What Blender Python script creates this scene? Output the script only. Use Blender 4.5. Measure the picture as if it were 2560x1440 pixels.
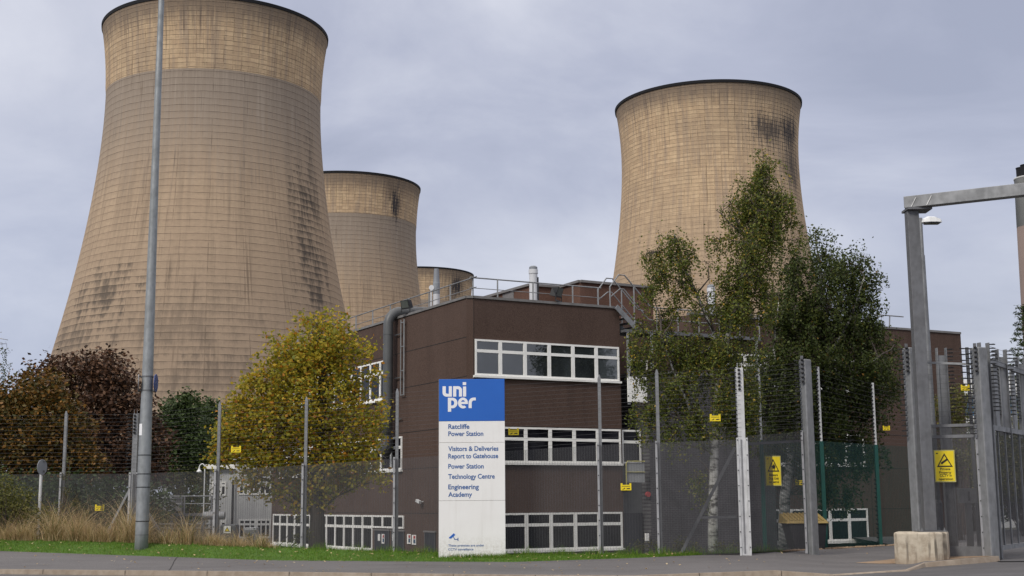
import bpy, math, random
import numpy as np
from mathutils import Matrix, Vector

for o in list(bpy.data.objects):
    bpy.data.objects.remove(o)
S = bpy.context.scene
C = S.collection
random.seed(7)
RNG = np.random.default_rng(11)
PI = math.pi

# ------------------------------------------------------------------ camera
F, EYE = 3314.0, 2.0
TILT, ROLL = math.atan(537 / F), 0.0075
cd = bpy.data.cameras.new('camera')
cam = bpy.data.objects.new('camera', cd)
C.objects.link(cam)
cd.sensor_width = 36
cd.lens = 36 * F / 2560
cd.clip_start = 0.1
cd.clip_end = 9000
cam.matrix_world = Matrix.Translation((0, 0, EYE)) @ Matrix.Rotation(PI / 2 + TILT, 4, 'X') @ Matrix.Rotation(-ROLL, 4, 'Z')
S.camera = cam

# ------------------------------------------------------------------ light
SUN_EL, SUN_AZ = math.radians(38), math.radians(-142)    # azimuth from +Y towards +X: behind the camera, on its left
sl = bpy.data.lights.new('sun', 'SUN')
sl.energy = 1.5
sl.angle = math.radians(14)
sl.color = (1.0, 0.95, 0.87)
so = bpy.data.objects.new('sun', sl)
C.objects.link(so)
sdir = Vector((math.sin(SUN_AZ) * math.cos(SUN_EL), math.cos(SUN_AZ) * math.cos(SUN_EL), math.sin(SUN_EL)))
so.rotation_euler = sdir.to_track_quat('Z', 'Y').to_euler()
so.location = (-30, -40, 60)

S.view_settings.view_transform = 'Standard'
S.view_settings.look = 'None'
S.view_settings.gamma = 1
S.view_settings.exposure = 0.53
S.render.engine = 'CYCLES'
S.cycles.max_bounces = 6
S.cycles.transparent_max_bounces = 16


class NT:
    """small helper for building node trees"""
    def __init__(s, tree):
        s.t = tree
        s.t.nodes.clear()

    def n(s, typ, ins=None, **kw):
        nd = s.t.nodes.new(typ)
        for k, v in kw.items():
            setattr(nd, k, v)
        for k, v in (ins or {}).items():
            s.put(nd.inputs[k], v)
        return nd

    def put(s, sock, v):
        if isinstance(v, bpy.types.NodeSocket):
            s.t.links.new(v, sock)
        elif isinstance(v, (tuple, list)) and len(v) == 3 and sock.type == 'RGBA':
            sock.default_value = (*v, 1)
        else:
            sock.default_value = v

    def m(s, op, a, b=0.0, c=None):
        d = {0: a, 1: b}
        if c is not None:
            d[2] = c
        return s.n('ShaderNodeMath', d, operation=op).outputs[0]

    def mix(s, f, a, b, blend='MIX'):
        nd = s.n('ShaderNodeMix', data_type='RGBA', blend_type=blend)
        s.put(nd.inputs[0], f)
        s.put(nd.inputs[6], a)
        s.put(nd.inputs[7], b)
        return nd.outputs[2]

    def noise(s, vec, scale, detail=4, rough=0.55, dist=0.0):
        return s.n('ShaderNodeTexNoise', {'Vector': vec, 'Scale': scale, 'Detail': detail, 'Roughness': rough, 'Distortion': dist}).outputs[0]

    def ramp(s, f, stops, interp='LINEAR'):
        nd = s.n('ShaderNodeValToRGB', {0: f})
        cr = nd.color_ramp
        cr.interpolation = interp
        while len(cr.elements) < len(stops):
            cr.elements.new(0.5)
        for e, (p, c) in zip(cr.elements, stops):
            e.position = p
            if not isinstance(c, (tuple, list)):
                c = (c, c, c)
            e.color = (*c, 1)
        return nd.outputs[0]

    def mr(s, v, a, b, c=0.0, d=1.0):
        return s.n('ShaderNodeMapRange', {0: v, 1: a, 2: b, 3: c, 4: d}).outputs[0]

    def sep(s, v):
        return s.n('ShaderNodeSeparateXYZ', {0: v}).outputs

    def comb(s, x, y, z):
        return s.n('ShaderNodeCombineXYZ', {0: x, 1: y, 2: z}).outputs[0]

    def scale(s, v, sc):
        return s.n('ShaderNodeVectorMath', {0: v, 1: sc}, operation='MULTIPLY').outputs[0]

    def obj(s):
        return s.n('ShaderNodeTexCoord').outputs['Object']

    def geo(s):
        return s.n('ShaderNodeNewGeometry')


# sky: thin Nishita daylight under a broken grey overcast, brighter overhead
W = bpy.data.worlds.new('World')
S.world = W
W.use_nodes = True
k = NT(W.node_tree)
sky = k.n('ShaderNodeTexSky', sky_type='NISHITA', sun_disc=False, sun_elevation=SUN_EL, sun_rotation=SUN_AZ)
skyc = k.n('ShaderNodeVectorMath', {0: sky.outputs[0], 1: (0.09, 0.09, 0.09)}, operation='MULTIPLY').outputs[0]
dirv = k.n('ShaderNodeTexCoord').outputs['Generated']
dx, dy, dz = k.sep(dirv)
zz = k.m('MAXIMUM', dz, 0.0)
den = k.m('ADD', zz, 0.38)
cv = k.comb(k.m('DIVIDE', dx, den), k.m('DIVIDE', dy, den), 3.7)
n1 = k.noise(k.scale(cv, (1.1, 1.5, 1)), 1.9, 8, 0.56, 0.5)
n2 = k.noise(k.scale(cv, (0.8, 1.1, 1)), 1.5, 3, 0.5, 0.2)
nn = k.m('ADD', k.m('MULTIPLY', n1, 0.55), k.m('MULTIPLY', n2, 0.45))
cloud = k.ramp(nn, [(0.37, (0.275, 0.293, 0.375)), (0.46, (0.34, 0.357, 0.442)), (0.53, (0.415, 0.43, 0.505)), (0.63, (0.53, 0.54, 0.60))])
low = k.mr(zz, 0.0, 0.2, 1.0, 0.0)
cloud = k.mix(k.m('MULTIPLY', low, 0.55), cloud, (0.46, 0.468, 0.505))
lb_w = k.m('MULTIPLY', k.mr(dx, -0.42, -0.12, 1.0, 0.0), k.mr(zz, 0.05, 0.3, 1.0, 0.0))
cloud = k.mix(k.m('MULTIPLY', lb_w, 0.8), cloud, (0.235, 0.275, 0.41))
boost = k.mr(zz, 0.42, 0.95, 1.0, 2.6)
cloud = k.n('ShaderNodeVectorMath', {0: cloud, 1: k.comb(k.m('MULTIPLY', boost, k.mr(zz, 0.42, 0.9, 1.0, 1.14)), k.m('MULTIPLY', boost, k.mr(zz, 0.42, 0.9, 1.0, 1.04)), k.m('MULTIPLY', boost, k.mr(zz, 0.42, 0.9, 1.0, 0.86)))}, operation='MULTIPLY').outputs[0]
col = k.mix(0.9, skyc, cloud)
bg = k.n('ShaderNodeBackground', {0: col, 1: 1.0})
k.t.links.new(bg.outputs[0], k.n('ShaderNodeOutputWorld').inputs[0])


# ------------------------------------------------------------------ survey helpers
def ray(px, py):
    a = (px - 1280) / F
    b = -(py - 720) / F
    x = a * math.cos(ROLL) + b * math.sin(ROLL)
    y = -a * math.sin(ROLL) + b * math.cos(ROLL)
    return np.array([x, math.cos(TILT) - y * math.sin(TILT), math.sin(TILT) + y * math.cos(TILT)])


def P(px, py, D):
    d = ray(px, py)
    d = d / d[1] * D
    d[2] += EYE
    return d


def Zp(px, py, z):
    d = ray(px, py)
    return d * ((z - EYE) / d[2]) + np.array([0, 0, EYE])


class Face:
    """a vertical plane: s metres along, z up, off metres out towards the camera"""
    def __init__(f, o, deg, out):
        f.o = np.array([o[0], o[1], 0.0])
        f.u = np.array([math.sin(math.radians(deg)), math.cos(math.radians(deg)), 0])
        n = np.array([f.u[1], -f.u[0], 0])
        f.n = n * out

    def p(f, s, z, off=0.0):
        return f.o + f.u * s + f.n * off + np.array([0, 0, z])

    def px(f, px, py, off=0.0):
        d = ray(px, py)
        o = f.o + f.n * off
        A = np.array([[d[0], -f.u[0]], [d[1], -f.u[1]]])
        t, s = np.linalg.solve(A, o[:2])
        return s, t * d[2] + EYE


# ------------------------------------------------------------------ mesh helpers
WL = {}


class MB:
    def __init__(s):
        s.v, s.f, s.uv = [], [], None

    def add(s, vs, fs):
        b = len(s.v)
        s.v += [tuple(map(float, q)) for q in vs]
        s.f += [tuple(i + b for i in q) for q in fs]
        return s

    def hexa(s, c):   # 8 corners: bottom 4 then top 4, both anticlockwise
        return s.add(c, [(3, 2, 1, 0), (4, 5, 6, 7), (0, 1, 5, 4), (1, 2, 6, 5), (2, 3, 7, 6), (3, 0, 4, 7)])

    def box(s, a, b):
        x0, y0, z0 = a
        x1, y1, z1 = b
        return s.hexa([(x0, y0, z0), (x1, y0, z0), (x1, y1, z0), (x0, y1, z0), (x0, y0, z1), (x1, y0, z1), (x1, y1, z1), (x0, y1, z1)])

    def fbox(s, f, s0, s1, z0, z1, a, b):
        return s.hexa([f.p(s0, z0, b), f.p(s1, z0, b), f.p(s1, z0, a), f.p(s0, z0, a), f.p(s0, z1, b), f.p(s1, z1, b), f.p(s1, z1, a), f.p(s0, z1, a)])

    def bar(s, p, q, w, h=None, up=(0, 0, 1)):
        h = w if h is None else h
        p, q = np.array(p, float), np.array(q, float)
        d = (q - p) / np.linalg.norm(q - p)
        up = np.array(up, float)
        if abs(np.dot(d, up)) > 0.97:
            up = np.array([0, 1.0, 0])
        r = np.cross(d, up)
        r /= np.linalg.norm(r)
        u = np.cross(r, d)
        c = []
        for e in (p, q):
            c += [e - r * w / 2 - u * h / 2, e + r * w / 2 - u * h / 2, e + r * w / 2 + u * h / 2, e - r * w / 2 + u * h / 2]
        return s.hexa(c)

    def tube(s, pts, rad, n=8, cap=True):
        pts = [np.array(p, float) for p in pts]
        if not isinstance(rad, (list, tuple)):
            rad = [rad] * len(pts)
        b = len(s.v)
        ref = None
        for i, p in enumerate(pts):
            d = pts[min(i + 1, len(pts) - 1)] - pts[max(i - 1, 0)]
            d = d / (np.linalg.norm(d) + 1e-9)
            if ref is None:
                ref = np.array([1.0, 0, 0]) if abs(d[0]) < 0.8 else np.array([0, 1.0, 0])
            u = ref - d * np.dot(ref, d)
            u /= np.linalg.norm(u) + 1e-9
            w = np.cross(d, u)
            ref = u
            for j in range(n):
                a = 2 * PI * j / n
                s.v.append(tuple(p + (u * math.cos(a) + w * math.sin(a)) * rad[i]))
        for i in range(len(pts) - 1):
            for j in range(n):
                s.f.append((b + i * n + j, b + i * n + (j + 1) % n, b + (i + 1) * n + (j + 1) % n, b + (i + 1) * n + j))
        if cap:
            s.f.append(tuple(b + j for j in range(n))[::-1])
            e = b + (len(pts) - 1) * n
            s.f.append(tuple(e + j for j in range(n)))
        return s

    def prism(s, poly, z0, z1):
        n = len(poly)
        vs = [(x, y, z0) for x, y in poly] + [(x, y, z1) for x, y in poly]
        fs = [tuple(range(n))[::-1], tuple(range(n, 2 * n))] + [(i, (i + 1) % n, n + (i + 1) % n, n + i) for i in range(n)]
        return s.add(vs, fs)

    def lathe(s, c, prof, n=24, caps=True):
        b = len(s.v)
        for r, z in prof:
            for j in range(n):
                a = 2 * PI * j / n
                s.v.append((c[0] + r * math.cos(a), c[1] + r * math.sin(a), c[2] + z))
        for i in range(len(prof) - 1):
            for j in range(n):
                s.f.append((b + i * n + j, b + i * n + (j + 1) % n, b + (i + 1) * n + (j + 1) % n, b + (i + 1) * n + j))
        if caps:
            s.f.append(tuple(b + j for j in range(n))[::-1])
            e = b + (len(prof) - 1) * n
            s.f.append(tuple(e + j for j in range(n)))
        return s

    def build(s, name, mat, parent=None, smooth=False, bevel=0.0, org=None, local=False):
        v = np.array(s.v, dtype=np.float32).reshape(-1, 3)
        me = bpy.data.meshes.new(name)
        if parent is not None:
            o = np.zeros(3) if local else WL[parent.name]
        elif org is not None:
            o = np.array(org, float)
        else:
            o = np.array([(v[:, 0].min() + v[:, 0].max()) / 2, (v[:, 1].min() + v[:, 1].max()) / 2, v[:, 2].min()])
        me.from_pydata((v - o.astype(np.float32)).tolist(), [], s.f)
        if s.uv is not None:
            l = me.uv_layers.new(name='UVMap')
            uv = np.array(s.uv, dtype=np.float32)
            idx = np.empty(len(me.loops), dtype=np.int32)
            me.loops.foreach_get('vertex_index', idx)
            l.data.foreach_set('uv', uv[idx].ravel())
        if smooth:
            me.polygons.foreach_set('use_smooth', [True] * len(me.polygons))
        me.materials.append(mat)
        ob = bpy.data.objects.new(name, me)
        C.objects.link(ob)
        if parent is not None:
            ob.parent = parent
            WL[ob.name] = o
        else:
            ob.location = o
            WL[ob.name] = o
        if bevel:
            md = ob.modifiers.new('bevel', 'BEVEL')
            md.width = bevel
            md.segments = 2
            md.limit_method = 'ANGLE'
        return ob


def tag(o, label, cat, group=None, kind=None):
    if label:
        o['label'] = label
    if cat:
        o['category'] = cat
    if group:
        o['group'] = group
    if kind:
        o['kind'] = kind
    return o


def thing(name, loc, label, cat, group=None, rot=0.0):
    o = bpy.data.objects.new(name, None)
    o.empty_display_size = 0.3
    C.objects.link(o)
    o.location = loc
    o.rotation_euler = (0, 0, rot)
    WL[o.name] = np.array(loc, float)
    return tag(o, label, cat, group)


def structure(o):
    o['kind'] = 'structure'
    return o


def curve_mesh(name, polys, depth, mat, parent, M, cyclic=True):
    """flat filled shape with holes, given as 2D polygons, laid on the plane of matrix M (x right, y up, z out)"""
    cu = bpy.data.curves.new(name, 'CURVE')
    cu.dimensions = '2D'
    cu.fill_mode = 'BOTH'
    cu.extrude = depth
    for pl in polys:
        sp = cu.splines.new('POLY')
        sp.points.add(len(pl) - 1)
        for q, (x, y) in zip(sp.points, pl):
            q.co = (x, y, 0, 1)
        sp.use_cyclic_u = True
    return _curve_to_mesh(name, cu, mat, parent, M)


def _curve_to_mesh(name, cu, mat, parent, M):
    tmp = bpy.data.objects.new('tmp', cu)
    C.objects.link(tmp)
    bpy.context.view_layer.update()
    me = bpy.data.meshes.new_from_object(tmp.evaluated_get(bpy.context.evaluated_depsgraph_get()))
    bpy.data.objects.remove(tmp)
    me.name = name
    me.transform(Matrix.Translation(-Vector(WL[parent.name])) @ M)
    me.materials.clear()
    me.materials.append(mat)
    ob = bpy.data.objects.new(name, me)
    C.objects.link(ob)
    ob.parent = parent
    WL[ob.name] = WL[parent.name]
    return ob


def _caph():
    cu = bpy.data.curves.new('caph', 'FONT')
    cu.body = 'H'
    t = bpy.data.objects.new('tmp', cu)
    C.objects.link(t)
    bpy.context.view_layer.update()
    me = bpy.data.meshes.new_from_object(t.evaluated_get(bpy.context.evaluated_depsgraph_get()))
    h = max(v.co.y for v in me.vertices)
    bpy.data.objects.remove(t)
    bpy.data.meshes.remove(me)
    return h


CAPH = _caph()


def text_mesh(name, body, x0, x1, base, cap, mat, parent, M, depth=0.003, bold=0.0, align='LEFT'):
    """lettering fitted between x0 and x1 with the given cap height"""
    cu = bpy.data.curves.new(name, 'FONT')
    cu.body = body
    cu.size = 1.0
    cu.offset = bold
    cu.extrude = 0.001
    tmp = bpy.data.objects.new('tmp', cu)
    C.objects.link(tmp)
    bpy.context.view_layer.update()
    me = bpy.data.meshes.new_from_object(tmp.evaluated_get(bpy.context.evaluated_depsgraph_get()))
    bpy.data.objects.remove(tmp)
    co = np.empty(len(me.vertices) * 3)
    me.vertices.foreach_get('co', co)
    co = co.reshape(-1, 3)
    mn, mx = co[:, 0].min(), co[:, 0].max()
    co[:, 0] = x0 + (co[:, 0] - mn) / (mx - mn) * (x1 - x0)
    co[:, 1] = base + co[:, 1] / CAPH * cap
    co[:, 2] = np.where(co[:, 2] > 0, depth, 0.0005)
    me.vertices.foreach_set('co', co.ravel())
    me.name = name
    me.transform(Matrix.Translation(-Vector(WL[parent.name])) @ M)
    me.materials.clear()
    me.materials.append(mat)
    ob = bpy.data.objects.new(name, me)
    C.objects.link(ob)
    ob.parent = parent
    WL[ob.name] = WL[parent.name]
    return ob


def basis(o, u, n):
    """matrix of a vertical board: origin o, x axis u, z axis n (out)"""
    u = Vector(u).normalized()
    n = Vector(n).normalized()
    y = n.cross(u)
    return Matrix(((u.x, y.x, n.x, o[0]), (u.y, y.y, n.y, o[1]), (u.z, y.z, n.z, o[2]), (0, 0, 0, 1)))


# ------------------------------------------------------------------ materials
def principled(k, col, rough, bump=None, bstr=0.3, bdist=0.02, **ins):
    b = k.n('ShaderNodeBsdfPrincipled', {'Base Color': col, 'Roughness': rough})
    for q, v in ins.items():
        k.put(b.inputs[q.replace('_', ' ')], v)
    if bump is not None:
        bn = k.n('ShaderNodeBump', {'Height': bump, 'Strength': bstr, 'Distance': bdist})
        k.t.links.new(bn.outputs[0], b.inputs['Normal'])
    return b


def newmat(name):
    m = bpy.data.materials.new(name)
    m.use_nodes = True
    return m, NT(m.node_tree)


def out(k, b):
    k.t.links.new(b.outputs[0], k.n('ShaderNodeOutputMaterial').inputs[0])


def mat(name, c1, c2=None, scale=3.0, rough=0.7, bump=0.0, bscale=None, metallic=0.0, streak=None, spec=0.4, stretch=(1, 1, 1), c3=None):
    m, k = newmat(name)
    v = k.obj()
    c2 = c2 or tuple(x * 0.8 for x in c1)
    n = k.noise(k.scale(v, stretch), scale, 6, 0.6)
    col = k.ramp(n, [(0.32, c2), (0.66, c1)])
    n2 = k.noise(v, scale * 0.13, 3)
    col = k.mix(k.mr(n2, 0.42, 0.68, 0, 0.35), col, c3 or tuple(x * 0.72 for x in c2))
    if streak:
        sx = k.noise(k.scale(v, (streak, streak, streak * 0.06)), 1.0, 4, 0.6)
        col = k.mix(k.mr(sx, 0.5, 0.72, 0, 0.45), col, tuple(x * 0.6 for x in c2))
    h = k.noise(v, bscale or scale * 6, 4, 0.6) if bump else None
    b = principled(k, col, rough, h, bump, 0.02, Metallic=metallic)
    b.inputs['Specular IOR Level'].default_value = spec
    out(k, b)
    return m


def leafmat(name, stops, transl=0.3):
    m, k = newmat(name)
    r = k.geo().outputs['Random Per Island']
    col = k.ramp(r, stops)
    b = principled(k, col, 0.55)
    b.inputs['Specular IOR Level'].default_value = 0.25
    t = k.n('ShaderNodeBsdfTranslucent', {0: col})
    mx = k.n('ShaderNodeMixShader', {0: transl, 1: b.outputs[0], 2: t.outputs[0]})
    out(k, mx)
    return m


def tower_mat(name, band, stains, seed):
    """board-marked concrete in lifts: u = metres round the shell, v = height"""
    m, k = newmat(name)
    uv = k.n('ShaderNodeTexCoord').outputs['UV']
    u, v, _ = k.sep(uv)
    us = k.m('ADD', u, seed * 37.0)
    p = k.comb(us, v, 0.0)
    wob = k.m('MULTIPLY', k.m('SUBTRACT', k.noise(k.comb(us, v, 2.0), 0.35, 2), 0.5), 0.35)
    pw = k.comb(us, k.m('ADD', v, wob), 0.0)
    br = k.n('ShaderNodeTexBrick', {'Vector': pw, 'Color1': (0, 0, 0), 'Color2': (1, 1, 1), 'Mortar': (0.5, 0.5, 0.5), 'Scale': 1.0, 'Mortar Size': 0.12, 'Mortar Smooth': 0.8, 'Bias': 0.0, 'Brick Width': 2.15, 'Row Height': 1.06}, offset=0.0, squash=1.0)
    br2 = k.n('ShaderNodeTexBrick', {'Vector': pw, 'Color1': (0, 0, 0), 'Color2': (1, 1, 1), 'Mortar': (0.5, 0.5, 0.5), 'Scale': 1.0, 'Mortar Size': 0.10, 'Mortar Smooth': 0.8, 'Bias': 0.0, 'Brick Width': 7.3, 'Row Height': 1.56}, offset=0.0, squash=1.0)
    big = k.noise(p, 0.055, 4, 0.55)
    fine = k.noise(k.scale(p, (1, 1.6, 1)), 0.9, 5, 0.65)
    stk = k.noise(k.scale(p, (0.55, 0.022, 1)), 1.0, 5, 0.6)
    stk2 = k.noise(k.scale(p, (1.7, 0.05, 1)), 1.0, 4, 0.65)
    # upper ochre shell
    upc = k.ramp(br.outputs[0], [(0.0, (0.455, 0.322, 0.202)), (0.5, (0.525, 0.375, 0.23)), (1.0, (0.60, 0.44, 0.275))])
    upc = k.mix(k.mr(fine, 0.42, 0.75, 0, 0.5), upc, (0.33, 0.245, 0.16))
    band_ = k.noise(k.scale(p, (0.85, 0.045, 1)), 1.0, 3, 0.6)
    upc = k.mix(k.mr(band_, 0.50, 0.60, 0, 0.62), upc, (0.325, 0.25, 0.185))
    upc = k.mix(k.mr(band_, 0.44, 0.36, 0, 0.35), upc, (0.58, 0.45, 0.28))
    upc = k.mix(k.mr(big, 0.45, 0.7, 0, 0.5), upc, (0.35, 0.265, 0.18))
    # lower weathered shell
    loc_ = k.ramp(br2.outputs[0], [(0.0, (0.39, 0.288, 0.197)), (1.0, (0.42, 0.313, 0.214))])
    loc_ = k.mix(k.mr(fine, 0.4, 0.8, 0, 0.4), loc_, (0.225, 0.18, 0.126))
    loc_ = k.mix(k.mr(stk, 0.46, 0.72, 0, 0.55), loc_, (0.19, 0.145, 0.105))
    # foot of the shell darker brown, water stained
    foot = k.mr(k.m('ADD', v, k.m('MULTIPLY', k.m('SUBTRACT', stk, 0.5), 60.0)), 30.0, 62.0, 1.0, 0.0)
    loc_ = k.mix(k.m('MULTIPLY', foot, 0.5), loc_, (0.20, 0.152, 0.115))
    if band:
        # grey wash running down from the band
        gm = k.mr(k.m('ADD', v, k.m('MULTIPLY', k.m('SUBTRACT', stk2, 0.5), 26.0)), band - 28.0, band - 6.0, 0.0, 1.0)
        gc = k.mix(k.mr(stk2, 0.48, 0.66, 0, 0.7), (0.265, 0.217, 0.174), (0.395, 0.335, 0.272))
        loc_ = k.mix(k.m('MULTIPLY', gm, 0.92), loc_, gc)
        top = k.m('GREATER_THAN', v, band)
    else:
        top = k.mr(k.m('ADD', v, k.m('MULTIPLY', k.m('SUBTRACT', stk, 0.5), 22.0)), 60.0, 84.0, 0.0, 1.0)
    col = k.mix(top, loc_, upc)
    # lift joints
    vw = k.m('ADD', v, wob)
    def level(h, w):
        f = k.m('FRACT', k.m('DIVIDE', vw, h))
        return k.m('MAXIMUM', k.mr(f, 0.0, w, 1.0, 0.0), k.mr(f, 1.0 - w, 1.0, 0.0, 1.0))
    brk = k.noise(k.scale(p, (0.35, 1.1, 1)), 0.8, 4, 0.7)
    brv = k.noise(k.scale(p, (1.3, 0.22, 1)), 0.7, 4, 0.7)
    hl = k.mix(top, level(1.56, 0.07), level(1.06, 0.10))
    hl = k.m('MULTIPLY', hl, k.mr(brk, 0.36, 0.62, 0.3, 1.0))
    vl = k.m('MULTIPLY', k.mix(top, br2.outputs[1], br.outputs[1]), k.mr(brv, 0.44, 0.60, 0.0, 0.85))
    mort = k.m('MAXIMUM', hl, vl)
    # each lift weathers a little darker towards its top
    lift = k.m('FRACT', k.m('DIVIDE', vw, 1.56))
    col = k.mix(k.m('MULTIPLY', k.mr(lift, 0.45, 1.0, 0.0, 0.22), k.mr(fine, 0.3, 0.6, 0.3, 1.0)), col, (0.14, 0.10, 0.075))
    col = k.mix(k.m('MULTIPLY', mort, k.mr(top, 0, 1, 0.55, 0.72)), col, (0.085, 0.062, 0.046))
    # short black seeps at the vertical joints
    seep = k.noise(k.scale(p, (1.15, 0.16, 1)), 1.0, 4, 0.75)
    smask = k.mr(seep, 0.62, 0.70, 0.0, 1.0)
    colm = k.mr(k.noise(k.scale(p, (0.09, 0.06, 1)), 1.0, 2), 0.42, 0.62, 0.1, 1.0)
    smask = k.m('MULTIPLY', k.m('MULTIPLY', smask, colm), k.m('ADD', k.m('MULTIPLY', top, 0.6), 0.25))
    col = k.mix(smask, col, (0.075, 0.06, 0.052))
    # long brown runs
    run = k.m('MULTIPLY', k.mr(stk2, 0.54, 0.68, 0.0, 0.85), k.mr(k.noise(k.scale(p, (0.16, 0.05, 1)), 1.0, 3), 0.42, 0.6, 0.1, 1.0))
    col = k.mix(run, col, (0.15, 0.11, 0.08))
    for (u0, v0, wu, wv, amt, kind) in stains:
        a = k.m('DIVIDE', k.m('SUBTRACT', u, u0), wu)
        b = k.m('DIVIDE', k.m('SUBTRACT', v, v0), wv)
        d2 = k.m('ADD', k.m('MULTIPLY', a, a), k.m('MULTIPLY', b, b))
        g = k.m('POWER', 2.718, k.m('MULTIPLY', d2, -1.0))
        if kind == 'black':
            nz = k.noise(k.scale(p, (1.9, 0.10, 1)), 1.0, 5, 0.85)
            mm = k.mr(k.m('ADD', k.m('ADD', nz, k.m('MULTIPLY', g, 0.315)), k.m('MULTIPLY', mort, 0.22)), 0.68, 0.80, 0.0, 1.0)
        else:
            nz = k.noise(k.scale(p, (0.55, 0.12, 1)), 1.0, 5, 0.75)
            mm = k.mr(k.m('ADD', k.m('ADD', nz, k.m('MULTIPLY', g, 0.25)), k.mr(lift, 0.2, 1.0, -0.05, 0.1)), 0.60, 0.82, 0.0, 1.0)
        col = k.mix(k.m('MULTIPLY', k.m('MULTIPLY', mm, amt), k.mr(g, 0.03, 0.3)), col, (0.045, 0.042, 0.045) if kind == 'black' else (0.085, 0.07, 0.058))
    # darker collar under the rim, ragged along its lower edge
    rim = k.m('ADD', v, k.m('MULTIPLY', k.m('SUBTRACT', stk2, 0.5), 7.0))
    col = k.mix(k.mr(rim, 107.0, 111.0, 0.0, 0.72), col, (0.15, 0.118, 0.095))
    hb = k.m('MULTIPLY', mort, -1.0)
    b = principled(k, col, 0.9, hb, 0.6, 0.12)
    b.inputs['Specular IOR Level'].default_value = 0.2
    out(k, b)
    return m


def pebble_mat(name, c):
    m, k = newmat(name)
    v = k.obj()
    a = k.noise(v, 30.0, 3, 0.7)
    col = k.ramp(a, [(0.3, tuple(x * 0.55 for x in c)), (0.5, c), (0.7, tuple(min(1, x * 1.5) for x in c))])
    st = k.noise(k.scale(v, (0.9, 0.9, 0.10)), 1.0, 5, 0.6)
    col = k.mix(k.mr(st, 0.48, 0.72, 0, 0.55), col, tuple(x * 0.6 for x in c))
    bg_ = k.noise(v, 0.35, 3)
    col = k.mix(k.mr(bg_, 0.45, 0.7, 0, 0.4), col, (c[0] * 1.2, c[1] * 1.25, c[2] * 1.3))
    b = principled(k, col, 0.95, a, 0.5, 0.02)
    b.inputs['Specular IOR Level'].default_value = 0.15
    out(k, b)
    return m


def brick_mat(name, c1, c2, mortar):
    m, k = newmat(name)
    uv = k.obj()
    x, y, z = k.sep(uv)
    w = k.comb(k.m('ADD', k.m('MULTIPLY', x, 0.88), k.m('MULTIPLY', y, 0.47)), z, 0)
    br = k.n('ShaderNodeTexBrick', {'Vector': w, 'Color1': c1, 'Color2': c2, 'Mortar': mortar, 'Scale': 1.0, 'Mortar Size': 0.008, 'Brick Width': 0.225, 'Row Height': 0.075})
    n = k.noise(uv, 2.5, 4)
    col = k.mix(k.mr(n, 0.4, 0.7, 0, 0.5), br.outputs[0], tuple(q * 0.5 for q in c1))
    b = principled(k, col, 0.9, br.outputs[1], -0.3, 0.01)
    out(k, b)
    return m


def galv_mat(name, c=(0.36, 0.37, 0.385), dark=0.6):
    m, k = newmat(name)
    v = k.obj()
    vo = k.n('ShaderNodeTexVoronoi', {'Vector': k.scale(v, (1, 1, 0.6)), 'Scale': 9.0}).outputs[0]
    n = k.noise(v, 2.2, 5, 0.6)
    st = k.noise(k.scale(v, (5, 5, 0.5)), 1.0, 4, 0.65)
    col = k.ramp(vo, [(0.0, tuple(x * 0.88 for x in c)), (0.7, tuple(min(1, x * 1.1) for x in c))])
    col = k.mix(k.mr(n, 0.42, 0.66, 0, 0.5), col, tuple(x * dark for x in c))
    col = k.mix(k.mr(st, 0.52, 0.72, 0, 0.5), col, tuple(x * 0.55 for x in c))
    b = principled(k, col, k.mr(n, 0.3, 0.7, 0.45, 0.7), n, 0.05, 0.01, Metallic=0.35)
    out(k, b)
    return m


def asphalt_mat(name, c):
    m, k = newmat(name)
    v = k.obj()
    a = k.noise(v, 55.0, 2, 0.7)
    col = k.ramp(a, [(0.3, tuple(x * 0.6 for x in c)), (0.5, c), (0.72, tuple(x * 1.5 for x in c))])
    vo = k.n('ShaderNodeTexVoronoi', {'Vector': v, 'Scale': 6.0}).outputs[0]
    col = k.mix(k.mr(vo, 0.05, 0.1, 0.8, 0.0), col, tuple(x * 2.1 for x in c))
    n = k.noise(k.scale(v, (0.5, 1.2, 1)), 0.5, 6, 0.65)
    col = k.mix(k.mr(n, 0.42, 0.64, 0, 0.6), col, tuple(x * 0.62 for x in c))
    n3 = k.noise(k.scale(v, (0.35, 1.8, 1)), 1.0, 5, 0.7)
    col = k.mix(k.mr(n3, 0.5, 0.7, 0, 0.45), col, tuple(x * 1.35 for x in c))
    b = principled(k, col, 0.85, a, 0.5, 0.01)
    b.inputs['Specular IOR Level'].default_value = 0.3
    out(k, b)
    return m


def glass_mat(name, c, ior=1.9):
    m, k = newmat(name)
    v = k.obj()
    n = k.noise(k.scale(v, (1, 1, 0.6)), 0.9, 3)
    wv = k.noise(v, 1.3, 2)
    col = k.ramp(n, [(0.35, tuple(x * 0.55 for x in c)), (0.65, tuple(x * 1.5 for x in c))])
    rnd = k.n('ShaderNodeObjectInfo').outputs['Random']
    col = k.mix(k.mr(rnd, 0.55, 1.0, 0.0, 0.6), col, tuple(x * 3.2 + 0.006 for x in c))
    b = principled(k, col, 0.03, wv, 0.06, 0.05, IOR=ior)
    b.inputs['Specular IOR Level'].default_value = 0.5
    out(k, b)
    return m


def bark_birch():
    m, k = newmat('birch_bark')
    v = k.obj()
    n = k.noise(k.scale(v, (2.5, 2.5, 7.0)), 1.0, 4, 0.7)
    n2 = k.noise(k.scale(v, (6, 6, 1.0)), 1.0, 3)
    col = k.ramp(n, [(0.40, (0.05, 0.045, 0.04)), (0.5, (0.34, 0.33, 0.31)), (0.7, (0.52, 0.51, 0.49))])
    col = k.mix(k.mr(n2, 0.55, 0.7, 0, 0.5), col, (0.16, 0.15, 0.14))
    out(k, principled(k, col, 0.85, n, 0.4, 0.03))
    return m


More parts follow.
